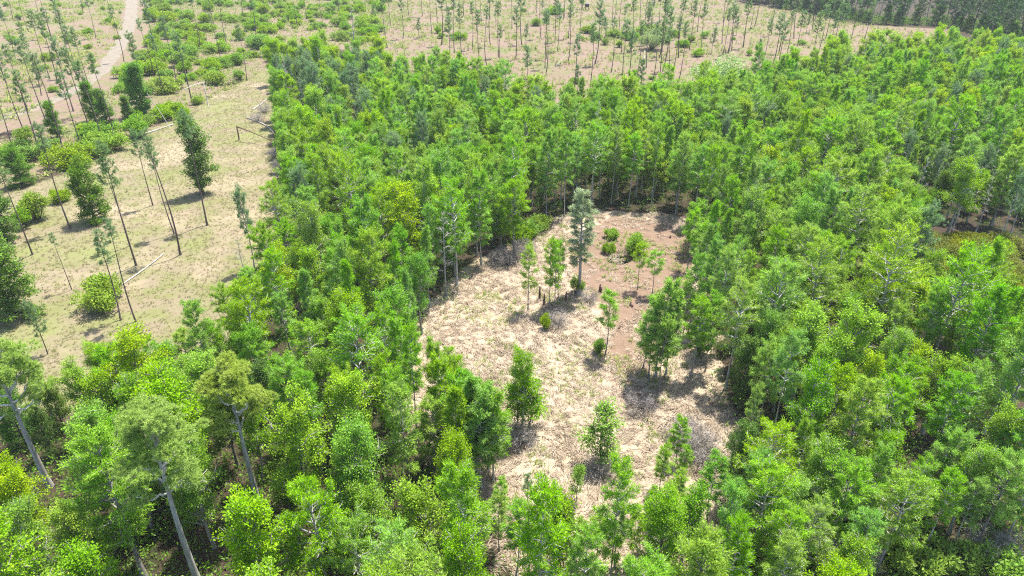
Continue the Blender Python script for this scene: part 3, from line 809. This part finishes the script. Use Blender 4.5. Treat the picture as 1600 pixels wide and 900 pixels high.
# ---------------------------------------------------------------- two old pines in the near woods
def build_old_pine(px, py, top, label, rot, R=4.2, seed_tufts=2600):
    h = height_of(px, py, top)
    w, lim, g, hh = old_pine(h, .40, R, seed_tufts)
    xy = ground(px, py)
    e = bpy.data.objects.new("pine_tree", None); COL.objects.link(e)
    e.location = (xy[0], xy[1], 0); e.rotation_euler = (0, 0, rot)
    tag(e, label, 'pine')
    t = obj("trunk", w.mesh("old_pine_trunk", M['bark_limb'], True), e)
    obj("limb_work", lim.mesh("old_pine_limbs", M['bark_dead'], True), t)
    obj("crown", g.mesh("old_pine_crown", M['bigpine']), e)
    for back in ((0, 2, 4, 6, 8, 10) if px == 312 else (0, 2.2, 4.4, 6.6)):          # open floor in front of its trunk
        taken.append((xy[0] * (1 - back / xy[1]), xy[1] - back, 2.5 if px == 312 else 1.9))
build_old_pine(312, 915, 655, "big old pine with twisted white limbs and grey trunk in the near woods", 0.4, 4.3)
build_old_pine(408, 800, 582, "slimmer old pine with olive crown behind the big twisted pine", 2.2, 3.6)
build_old_pine(78, 760, 560, "leaning old pine with grey trunk at the field side of the woods", 1.1, 4.0, 2000)

# ---------------------------------------------------------------- trees on the bank side of the broad woods
for i, (px, py) in enumerate(((1180, 830), (1215, 880), (1252, 842), (1292, 872), (1330, 832), (1372, 884), (1402, 842), (1441, 864), (1482, 834), (1524, 852), (1572, 842), (1165, 890), (1242, 925), (1312, 935), (1352, 800), (1452, 800), (1550, 802), (1200, 940))):
    k = ('bald_3', 'pond_2', 'tupelo_2', 'bald_0', 'pond_0', 'bald_5')[i % 6]
    xy = ground(px, py)
    taken.append((xy[0], xy[1], 1.2))
    kind = k.split('_')[0]
    nm = dict(bald='bald_cypress', pond='pond_cypress', tupelo='tupelo_tree')[kind]
    noun = dict(bald='cypress', pond='pond cypress', tupelo='tupelo')[kind]
    plant(k, nm, PROTO[k]['words'] + ' ' + noun + ' just above the open tan bank', noun if kind != 'pond' else 'cypress', 'trees above the tan bank', xy, rng.uniform(10.5, 15), widen=rng.uniform(.8, 1.0))

# ---------------------------------------------------------------- the woods
def poisson(poly, spacing, tries, margin=0.0):
    lo, hi = poly.min(0), poly.max(0)
    cell = spacing
    grid, pts = {}, []
    Q = rng.uniform(lo, hi, (tries, 2))
    keep = signed_dist(Q, poly) > margin
    for q in Q[keep]:
        c = (int(q[0] // cell), int(q[1] // cell))
        ok = True
        for i in (-1, 0, 1):
            for j in (-1, 0, 1):
                for r in grid.get((c[0] + i, c[1] + j), ()):
                    if (r[0] - q[0]) ** 2 + (r[1] - q[1]) ** 2 < spacing ** 2:
                        ok = False
        if ok:
            grid.setdefault(c, []).append(q); pts.append(q)
    return np.array(pts)

def pixel_of(xy, z=0.0):
    dx, dy, dz = xy[0], xy[1], z - CAM_H
    f = dy * HORIZ[0] - dz * HORIZ[1]; u = dy * HORIZ[1] + dz * HORIZ[0]
    return 800 + FPX * dx / f, 450 - FPX * u / f

def zone(px, py):
    if px < 690 and py < 330:
        return "in woods behind the field corner"
    if px < 720 and py < 560:
        return "in woods between field and clearing"
    if px < 760:
        return "in woods around the old pines"
    if px < 1130 and py > 780:
        return "in woods at the straw end"
    if py < 345 and px < 1110:
        return "in woods behind the muddy end"
    if py < 300:
        return "in woods before the dark stand"
    if px > 1400 and py < 560:
        return "in woods by the vine thicket"
    return "in broad woods across the clearing"

VINES = region([(1395, 440), (1440, 390), (1500, 380), (1700, 400), (1750, 560), (1600, 540), (1560, 500), (1500, 470), (1440, 480)])
pts = poisson(WOODS, 4.0, 80000)
sdC = signed_dist(pts, CLEARING)
sdV = signed_dist(pts, VINES)
wob = wobble(pts, 26, 21); wob2 = wobble(pts, 13, 22)
KIND = {'bald': ('bald_cypress', 'cypress', 'cypress'), 'pond': ('pond_cypress', 'cypress', 'pond cypress'), 'maple': ('maple_tree', 'maple', 'maple'), 'tupelo': ('tupelo_tree', 'tupelo', 'tupelo'),
        'bay': ('bay_tree', 'bay tree', 'bay tree'), 'snag': ('dead_tree', 'dead tree', 'tree'), 'greypine': ('pine_tree', 'pine', 'pine')}
order = np.argsort(pts[:, 1])
CAP = {'bald': 280, 'pond': 245, 'tupelo': 282, 'maple': 290, 'bay': 230, 'snag': 60, 'greypine': 75}
used = dict.fromkeys(CAP, 0)
woods = []
for i in order:
    q = pts[i]
    if sdC[i] > -1.0 or not free(q, 1.0):
        continue
    px, py = pixel_of(q)
    tx, ty = pixel_of(q, 17)
    if tx < -60 or tx > 1660 or ty > 950 or q[1] < 24:
        continue
    if sdV[i] > 0 and rng.random() < .93:
        continue
    edge = sdC[i] > -9
    near_left = px < 760 and py > 560
    if px < 600 and py < 270:
        mix = dict(greypine=.20, snag=.13, bald=.16, maple=.14, bay=.12, tupelo=.28)
    elif px > 1390 and 290 < py < 520:
        mix = dict(bay=.42, tupelo=.2, greypine=.08, pond=.2, snag=.04, bald=.06)
    elif edge:
        mix = dict(pond=.62, bald=.20, tupelo=.11, snag=.02, bay=.05)
    elif near_left:
        mix = dict(maple=.26 + .1 * wob[i], tupelo=.27, bald=.32, pond=.08, bay=.07)
    else:
        mix = dict(bald=.32 + .08 * wob[i], pond=.20, tupelo=.24 - .06 * wob[i], maple=.13, greypine=.025, snag=.015, bay=.05)
    left = {k: max(0.0, v) * (used[k] < CAP[k]) for k, v in mix.items()}
    if sum(left.values()) < .05:
        left = {k: float(CAP[k] - used[k]) for k in ('bald', 'pond', 'tupelo', 'maple', 'bay')}
    ks = list(left); w = np.maximum(np.array([left[k] for k in ks]), 1e-4)
    kind = ks[rng.choice(len(ks), p=w / w.sum())]
    nv = {'bald': 6, 'pond': 4, 'maple': 3, 'tupelo': 3, 'bay': 2, 'snag': 3, 'greypine': 1}[kind]
    v = int(rng.integers(nv))
    if not edge and kind == 'pond' and v == 3:
        v = 0
    if edge and kind == 'bald':
        v = (0, 3, 4)[v % 3] if py > 420 else 3
    if edge and kind == 'pond' and py < 420:
        v = (0, 2, 2, 2)[v]
    used[kind] += 1
    key = '%s_%d' % (kind, v)
    f = rng.uniform(.76, 1.18) * (1 + .08 * wob2[i])
    if edge and py < 420:
        f = rng.uniform(.95, 1.18)
    if signed_dist(q[None], WOODS)[0] < 7 and q[0] < 0 and 400 < py < 700:
        f *= rng.uniform(.68, .95)                   # low trees where the woods meet the field
    if py > 850 and px > 1150:
        f *= .8
    woods.append((q, kind, key, f, edge, zone(px, py)))
XY = np.array([w[0] for w in woods])
for q, kind, key, f, edge, where in woods:
    d = np.hypot(*(XY - q).T)
    near = [woods[k][1] for k in np.argsort(d)[1:7] if woods[k][1] != kind]
    name, cat, noun = KIND[kind]
    size = '' if .93 < f < 1.05 else 'tall ' if f >= 1.05 else 'short '
    by = 'beside a ' + (KIND[near[0]][2] if near[0] != 'snag' else 'dead tree') if near else 'among its own kind'
    if len(set(near)) > 1:
        two = list(dict.fromkeys(near))[:2]
        by = 'between %s and %s' % tuple(KIND[x][2] if x != 'snag' else 'dead tree' for x in two)
    if edge:
        by += ' at the edge'
    label = ' '.join((size + PROTO[key]['words'] + ' ' + noun + ' ' + by + ' ' + where).split()[:99])
    if len(label.split()) > 16:
        label = label.replace(' at the edge', '')
    if len(label.split()) > 16:
        label = label.replace(' in woods', '').replace('feathery ', '').replace('pond cypress', 'cypress') if kind != 'pond' else label.replace(' in woods', '')
    label = ' '.join(label.split()[:16])
    plant(key, name, label, cat, 'trees ' + where, q, PROTO[key]['h'] * f, widen=rng.uniform(.72, 1.0) * (1.0 if not edge else .92))
n_woods = len(woods)

# dark stand far behind
for q in poisson(DARKWOODS, 6.8, 9000):
    d = signed_dist(q[None], DARKWOODS)[0]
    px, py = pixel_of(q, 22)
    if px > 1680 or d > 45 or q[1] > 640:
        continue
    k = int(rng.integers(2))
    plant('woodpine_%d' % k, 'woodland_pine', PROTO['woodpine_%d' % k]['words'] + ' pine in the tall dark stand beyond the field', 'pine', 'tall dark pine stand', q, rng.uniform(19, 25), widen=1.15)
    if d < 14:
        b = q + rng.normal(size=2) * 2
        k = int(rng.integers(2))
        plant('bay_%d' % k, 'bay_tree', PROTO['bay_%d' % k]['words'] + ' bay tree along the foot of the tall dark pine stand', 'bay tree', 'bays along the dark stand', b, rng.uniform(6, 11), widen=1.4)

# ---------------------------------------------------------------- shrubs of the belt, field edges and thicket
n_sh = 0
TRACK = np.array([ground(*p) for p in ROAD_LINE])
for q in poisson(SHRUBBELT, 8.0, 12000):
    px, py = pixel_of(q)
    if px < -15 or px > 600 or py < -4 or not free(q, 1.0):
        continue
    if wobble(q[None], 30, 31)[0] < -.35 or rng.random() < .12 or n_sh > 215:
        continue
    k = int(rng.choice([0, 1, 2, 2, 3]))
    f = rng.uniform(1.1, 2.7)
    by = 'close to the sandy track' if np.hypot(*(TRACK - q).T).min() < 22 else 'next to the grassy field' if signed_dist(q[None], FIELD)[0] > -14 else 'behind the woods corner' if px > 420 else 'deep in the belt'
    size = 'big ' if f > 2.1 else 'little ' if f < 1.5 else ''
    plant('shrub_%d' % k, 'shrub', size + PROTO['shrub_%d' % k]['words'] + ' shrub ' + by + ' among the tall pines', 'shrub', 'shrub belt along the track', q, PROTO['shrub_%d' % k]['h'] * f, widen=1.3)
    n_sh += 1
TOPLEFT = region([(-80, 235), (50, 175), (140, 120), (185, 65), (195, -10), (-80, -10)])
for q in poisson(TOPLEFT, 19, 3000):
    px, py = pixel_of(q)
    if px < -10 or py < -4:
        continue
    k = int(rng.choice([0, 1, 3]))
    plant('shrub_%d' % k, 'shrub', PROTO['shrub_%d' % k]['words'] + ' shrub across the sandy track from the belt', 'shrub', 'shrubs across the track', q, PROTO['shrub_%d' % k]['h'] * rng.uniform(.6, 1.5), widen=1.3)
for q in poisson(VINES, 3.3, 4000):
    if pixel_of(q)[0] > 1640:
        continue
    k = int(rng.integers(2))
    plant('vine_%d' % k, 'vine_thicket', PROTO['vine_%d' % k]['words'] + ' thicket in the sunken gap of the broad woods', 'thicket', 'olive vine thicket', q, PROTO['vine_%d' % k]['h'] * rng.uniform(.9, 1.5), widen=1.1)
for q in poisson(TOPFIELD, 31, 6000):
    px, py = pixel_of(q)
    if py < -5 or rng.random() < .35:
        continue
    k = int(rng.choice([0, 1, 3, 3]))
    plant('shrub_%d' % k, 'shrub', PROTO['shrub_%d' % k]['words'] + ' shrub scattered in the cut-over field', 'shrub', 'shrubs of the cut-over field', q, PROTO['shrub_%d' % k]['h'] * rng.uniform(.6, 1.2), widen=1.3)
for px, py in ((932, 62), (945, 70), (958, 58), (1003, 52), (1038, 68), (1052, 58), (1066, 74), (1080, 66), (985, 62), (1100, 60), (1022, 50), (918, 52), (968, 74), (1090, 88), (838, 40), (868, 22), (716, 62), (684, 52)):
    k = int(rng.integers(3))
    place('shrub_%d' % k, 'shrub', PROTO['shrub_%d' % k]['words'] + ' shrub of the thicket amid the cut-over field', 'shrub', px, py, py - 13, 'thicket amid the cut-over field', widen=1.3)
place('willow_0', 'willow_shrub', 'big pale feathery willow between the woods and cut-over field', 'willow', 1118, 160, 82, widen=1.3, rad=3)
place('willow_0', 'willow_shrub', 'grey-green willow bush in the cut-over field', 'willow', 1018, 78, 42, widen=1.2, rad=3)
place('snag_1', 'dead_tree', 'pale grey leafless tree behind the field corner woods', 'dead tree', 554, 78, 8, widen=1.5)

# ---------------------------------------------------------------- fallen logs, broken pines, debris
def log(name, p, q, r, label, cat, mat='bark_dead', z0=.1, z1=.1, knots=2, group=None):
    a, b = ground(*p), ground(*q)
    n = 9
    s = np.linspace(0, 1, n)
    L = np.hypot(*(b - a))
    side = np.array((-(b - a)[1], (b - a)[0])) / L
    bow = rng.normal() * .03 * L
    P = np.stack([a[0] + (b[0] - a[0]) * s + side[0] * bow * np.sin(s * 3.1), a[1] + (b[1] - a[1]) * s + side[1] * bow * np.sin(s * 3.1), z0 + (z1 - z0) * s + r * .8], -1)
    g = Geo(); g.tube(P, np.linspace(r, r * .55, n), 8, cap=True)
    o = obj(name, g.mesh(name, M[mat], True))
    tag(o, label, cat, group)
    for k in range(knots):
        g = Geo(); c = P[3 + 2 * k]; d = unit(np.array((side[0], side[1], .9)) * rng.choice((-1, 1)) + rng.normal(size=3) * .3); d[2] = abs(d[2])
        g.tube(np.array([c, c + d * .6, c + d * 1.1 + (0, 0, .1)]), [r * .4, r * .25, .01], 5)
        obj("branch_stub", g.mesh("branch_stub", M[mat], True), o)
log('fallen_log', (207, 216), (271, 195), .22, 'long white fallen trunk along the edge of the shrub belt', 'log')
log('fallen_log', (191, 446), (257, 397), .13, 'thin pale fallen trunk in the grassy field by the round shrub', 'log')
log('fallen_log', (386, 185), (428, 210), .20, 'thick bleached log among the debris at the woods corner', 'log')
log('fallen_log', (395, 172), (418, 155), .18, 'short bleached log uppermost in the debris at the woods corner', 'log')
log('fallen_log', (1007, 97), (1031, 62), .22, 'long pale fallen trunk in the cut-over field', 'log', 'bark_snag')
log('fallen_log', (868, 105), (885, 86), .16, 'short pale fallen trunk in the cut-over field', 'log', 'bark_snag')
log('fallen_log', (432, 255), (448, 276), .16, 'small grey log beside the brush pile at the woods edge', 'log')

def broken_pine(px, py, zt, to, label, mat='bark_char', r=.2):
    a = ground(px, py); g = Geo()
    e = bpy.data.objects.new("broken_pine", None); COL.objects.link(e); e.location = (a[0], a[1], 0)
    tag(e, label, 'broken tree')
    g.tube(np.array([(0, 0, -.3), (.02, 0, zt * .5), (0, .05, zt + .25)]), [r * 1.2, r, r * .85], 8, cap=True)
    obj("trunk", g.mesh("trunk", M[mat], True), e)
    b = np.array(to[:2]) - a
    g = Geo(); s = np.linspace(0, 1, 7)[:, None]
    P = np.array((0, 0, zt + .05)) * (1 - s) + np.array((b[0], b[1], to[2])) * s + np.array((0, 0, .25)) * np.sin(s * 3.14)
    g.tube(P, np.linspace(r * .85, r * .35, 7), 7, cap=True)
    obj("snapped_top", g.mesh("snapped_top", M[mat], True), e)
g1 = ground(428, 228); broken_pine(374, 219, 4.0, (g1[0], g1[1], 1.2), 'reddish snapped trunk bent flat over the grass at the woods corner')
g1 = ground(296, 190); broken_pine(326, 168, 8.5, (g1[0], g1[1], 10.0), 'pale snapped pine with its top hanging level over shrubs', 'bark_snag', .14)
def pole(name, foot, top, zt, r, label, cat, bend=0.0):
    a, b = ground(*foot), np.array(top)
    s = np.linspace(0, 1, 8)[:, None]
    P = np.hstack([a + (b - a) * s + np.array((bend, 0)) * np.sin(s * math.pi), s * zt - .2])
    g = Geo(); g.tube(P, np.linspace(r, r * .4, 8), 6, cap=True)
    tag(obj(name, g.mesh(name, M['bark_snag'], True)), label, cat)
a = ground(188, 232); pole('dead_pole', (188, 232), (a[0] + 2.0, a[1] + 1), 11, .11, 'bleached bent bare pole in front of the dark oaks', 'dead tree', -2.0)
a = ground(266, 200); pole('dead_pole', (266, 200), (a[0] - 4.5, a[1]), 11, .11, 'bleached leaning bare pole above the long fallen trunk', 'dead tree', .2)
for px, py in ((437, 262), (445, 270), (403, 190), (412, 176), (428, 246)):
    place('brush_0', 'brush_clump', 'bleached brush pile among logs at the woods corner of the field', 'shrub', px, py, py - 15, 'brush piles at woods corner', rad=.5)

def stump(px, py, h, r, label, group):
    a = ground(px, py); g = Geo()
    g.tube(np.array([(0, 0, -.1), (0, 0, .1), (.02, 0, h * .6), (.04, .02, h)]), [r * 1.7, r * 1.3, r, r * .7], 8, cap=True)
    o = obj("stump", g.mesh("stump", M['bark_char'], True)); o.location = (a[0], a[1], 0); tag(o, label, 'stump', group)
for px, py, h in ((937, 455, 1.5), (939, 457, 1.1), (985, 478, .7), (968, 513, .6), (988, 480, .5), (1059, 436, .8), (955, 470, .5), (843, 468, 2.6), (850, 476, 2.2), (884, 470, 1.8), (1047, 372, .6), (1056, 390, .7)):
    stump(px, py, h, .16, 'dark broken cypress stump on the mud of the clearing', 'stumps on the mud')

# hunting box on legs in the far field
def blind():
    a = ground(917, 16)
    e = bpy.data.objects.new("deer_blind", None); COL.objects.link(e); e.location = (a[0], a[1], 0)
    tag(e, 'small dark box blind on legs in the cut-over field', 'deer blind')
    def box(name, x0, x1, y0, y1, z0, z1, mat):
        g = Geo()
        V = [(x, y, z) for z in (z0, z1) for y in (y0, y1) for x in (x0, x1)]
        g.add(V, [[0, 1, 3, 2], [4, 6, 7, 5], [0, 4, 5, 1], [1, 5, 7, 3], [3, 7, 6, 2], [2, 6, 4, 0]])
        obj(name, g.mesh(name, mat), e)
    box("cabin", -1.3, 1.3, -1.3, 1.3, 2.0, 4.3, M['bark_dark'])
    box("roof", -1.6, 1.6, -1.6, 1.6, 4.303, 4.5, M['bark_grey'])
    box("window", -.8, .8, -1.33, -1.303, 3.1, 3.8, M['bark_char'])
    for x in (-1.1, 1.1):
        for y in (-1.1, 1.1):
            box("leg", x - .08, x + .08, y - .08, y + .08, -.2, 1.997, M['bark_dark'])
blind()

# ---------------------------------------------------------------- grass
def scatter(poly, n, margin=0.0):
    lo, hi = poly.min(0), poly.max(0)
    out = []
    while sum(map(len, out)) < n:
        Q = rng.uniform(lo, hi, (n, 2))
        out.append(Q[signed_dist(Q, poly) > margin])
    return np.concatenate(out)[:n]

def mats(name, poly, n, per, L, W, lift, mat, label, keep=None, flow=None, margin=-1.0):
    C = scatter(poly, n, margin)
    if keep is not None:
        C = C[keep(C)]
    n = len(C)
    ang = flow(C) + rng.normal(size=n) * .45 if flow else rng.uniform(0, 6.28, n)
    K = np.repeat(np.arange(n), per)
    m = len(K)
    a = ang[K] + rng.normal(size=m) * (.42 if flow else 2.0)
    P = np.column_stack([C[K] + rng.normal(size=(m, 2)) * L * .28, rng.uniform(0, .06, m)])
    l = rng.uniform(.55, 1.15, m) * L
    d = np.column_stack([np.cos(a), np.sin(a)])
    up = np.abs(rng.normal(size=m)) * lift + lift * .4
    s = np.column_stack([-d[:, 1], d[:, 0], rng.normal(size=m) * .5]) * (W * .5)
    mid = P + np.column_stack([d * (l * .5)[:, None], up])
    tip = P + np.column_stack([d * l[:, None], up * rng.uniform(.2, 1.1, m)])
    V = np.stack([P - s, P + s, mid + s * .9, mid - s * .9, tip], 1).reshape(-1, 3)
    b = np.arange(m)[:, None] * 5
    g = Geo(); g.add(V, b + np.array([[0, 1, 2, 3]])); g.f[3].append(b + np.array([[3, 2, 4]]))
    tag(obj(name, g.mesh(name, M[mat])), label, 'grass', kind='stuff')

mudless = lambda C: (signed_dist(C, MUD) < 1.0 + wobble(C, 5, 41) * 2.5) | (rng.random(len(C)) < .15)
BARE = region([(1380, 905), (1450, 868), (1600, 850), (1750, 840), (1750, 1000), (1380, 1000)])
in_view = lambda C: np.abs(C[:, 0]) < C[:, 1] * .9 + 25
mats('dry_grass', CLEARING, 8200, 14, .95, .052, .20, 'straw', 'pale flattened dry grass matted over the clearing', mudless, lambda C: wobble(C, 7, 40) * 2.2 - .5, margin=-3.0)
mats('green_grass', CLEARING, 3600, 9, .6, .06, .28, 'greengrass', 'green grass tussocks scattered through the straw of the clearing', lambda C: (wobble(C, 8, 43) + wobble(C, 3, 44) * .8 > .2))
mats('field_grass', FIELD, 14000, 5, .42, .06, .14, 'fieldgrass', 'short tan and green grass of the field with lone pines', in_view, None)
mats('bank_grass', BARE, 1600, 8, .8, .06, .2, 'fieldgrass', 'tan grass on the open bank below the broad woods', None, None)
mats('herb_layer', TOPFIELD, 15000, 6, 1.2, .20, .75, 'greengrass', 'patchy green herbs over the brown cut-over field', lambda C: wobble(C, 22, 45) + wobble(C, 7, 46) * .8 > -.15)
mats('stubble', TOPFIELD, 3500, 6, 1.3, .16, .4, 'stub', 'dry brown stubble of the cut-over field')
mats('belt_herbs', SHRUBBELT, 6000, 6, 1.2, .22, .6, 'greengrass', 'green weeds filling the shrub belt by the track', lambda C: wobble(C, 22, 47) > -.2)
mats('track_herbs', TOPLEFT, 8000, 6, 1.2, .20, .7, 'greengrass', 'patchy green weeds beyond the sandy track', lambda C: wobble(C, 14, 48) + wobble(C, 5, 49) * .8 > .15)

def undergrowth():
    C = np.vstack([scatter(WOODS, 12500), scatter(region([(-330, 1050), (-200, 660), (150, 640), (288, 590), (720, 735), (800, 1000), (1150, 800), (1300, 820), (1560, 860), (1600, 900), (1280, 1120), (300, 1130)]), 4000), scatter(region([(1120, 720), (1300, 760), (1640, 790), (1700, 850), (1500, 868), (1330, 960), (1150, 960)]), 1100)])
    C = C[((wobble(C, 9, 51) > -.55) | (C[:, 1] < 70)) & (C[:, 1] < 240) & (signed_dist(C, CLEARING) < -.8)]
    n = len(C); per = 11; K = np.repeat(np.arange(n), per); m = len(K)
    H = rng.gamma(2.0, .55, n) + .3
    P = np.column_stack([C[K] + rng.normal(size=(m, 2)) * .5, rng.uniform(.1, 1.0, m) * np.minimum(H[K], 3.2)])
    D = unit(rng.normal(size=(m, 3)) + (0, 0, .4))
    g = Geo(); g.leaf_quads(P, D, rng.uniform(.25, .5, m), rng.uniform(.12, .25, m))
    tag(obj('undergrowth', g.mesh('undergrowth', M['under'])), 'low green undergrowth on the shaded woods floor', 'undergrowth', kind='stuff')
undergrowth()

def edge_thicket():
    """saplings and brush, head-high and more, just inside the woods round the clearing"""
    lo, hi = CLEARING.min(0) - 26, CLEARING.max(0) + 26
    Q = rng.uniform(lo, hi, (9000, 2))
    d = signed_dist(Q, CLEARING)
    C = Q[(d < -1.2) & (d > -24) & (rng.random(len(Q)) < .35 + .65 * (d < -5)) & (signed_dist(Q, WOODS) > 0)]
    n = len(C); per = 16; K = np.repeat(np.arange(n), per); m = len(K)
    H = np.minimum(rng.gamma(2.2, 1.0, n) + .6, 6.5)
    P = np.column_stack([C[K] + rng.normal(size=(m, 2)) * .45, rng.uniform(.05, 1.0, m) ** .8 * H[K]])
    D = unit(rng.normal(size=(m, 3)) + (0, 0, .3))
    g = Geo(); g.leaf_quads(P, D, rng.uniform(.22, .42, m), rng.uniform(.10, .2, m))
    tag(obj('edge_undergrowth', g.mesh('edge_undergrowth', M['under'])), 'sapling brush filling the shaded edge of the woods round the clearing', 'undergrowth', kind='stuff')
edge_thicket()

def leafy(name, poly, n, per, tall, size, mat, label, keep):
    """waist-high weeds: tufts of leaves spread over an outline"""
    C = scatter(poly, n)
    C = C[keep(C) & in_view(C)]
    n = len(C); K = np.repeat(np.arange(n), per); m = len(K)
    H = np.minimum(rng.gamma(2.0, .5, n) * tall + .15, tall * 2.4)
    P = np.column_stack([C[K] + rng.normal(size=(m, 2)) * size * 1.1, rng.uniform(.05, 1.0, m) * H[K]])
    D = unit(rng.normal(size=(m, 3)) + (0, 0, .5))
    g = Geo(); g.leaf_quads(P, D, rng.uniform(.6, 1.2, m) * size, rng.uniform(.3, .6, m) * size)
    tag(obj(name, g.mesh(name, M[mat])), label, 'weeds', kind='stuff')
leafy('belt_weeds', SHRUBBELT, 12000, 8, 1.0, .6, 'weed', 'bright green weeds and ground cover between the belt shrubs', lambda C: wobble(C, 25, 61) + wobble(C, 7, 62) * .6 > -.35)
leafy('field_weeds', TOPFIELD, 13000, 5, .6, .7, 'weed', 'yellow-green weed patches of the cut-over field', lambda C: wobble(C, 25, 63) + wobble(C, 8, 64) * .9 > .15)
leafy('track_weeds', TOPLEFT, 6000, 6, .5, .55, 'weed', 'yellow-green weed patches across the track', lambda C: wobble(C, 18, 65) + wobble(C, 7, 66) * .8 > .15)
leafy('grass_weeds', FIELD, 5000, 7, .22, .22, 'weed', 'low green weed patches in the grassy field', lambda C: wobble(C, 11, 67) + wobble(C, 4, 68) * .8 > .5)
leafy('stand_undergrowth', DARKWOODS, 42000, 6, 2.2, .9, 'bay', 'dark undergrowth filling the foot of the dark stand', lambda C: (signed_dist(C, DARKWOODS) < 30) & (C[:, 1] < 520))

def haze():
    g = Geo()
    x, y0, y1, z0, z1 = 4100.0, -4100.0, 4100.0, -3.0, 66.0
    V = [(a, b, c) for c in (z0, z1) for b in (y0, y1) for a in (-x, x)]
    g.add(V, [[0, 2, 3, 1], [4, 5, 7, 6], [0, 1, 5, 4], [1, 3, 7, 5], [3, 2, 6, 7], [2, 0, 4, 6]])
    m, n, l = new_mat("thin_haze")
    o = n.new("ShaderNodeOutputMaterial")
    v = n.new("ShaderNodeVolumePrincipled")
    v.inputs["Color"].default_value = (.86, .92, 1.0, 1)
    v.inputs["Density"].default_value = HAZE
    l.new(v.outputs[0], o.inputs["Volume"])
    tag(obj("haze", g.mesh("haze", m)), "thin pale summer haze over the whole woods", "haze", kind="stuff")
HAZE = .00008
haze()
print("COUNTS", COUNT, n_woods, n_sh, "tris", sum(len(m.polygons) for m in bpy.data.meshes))
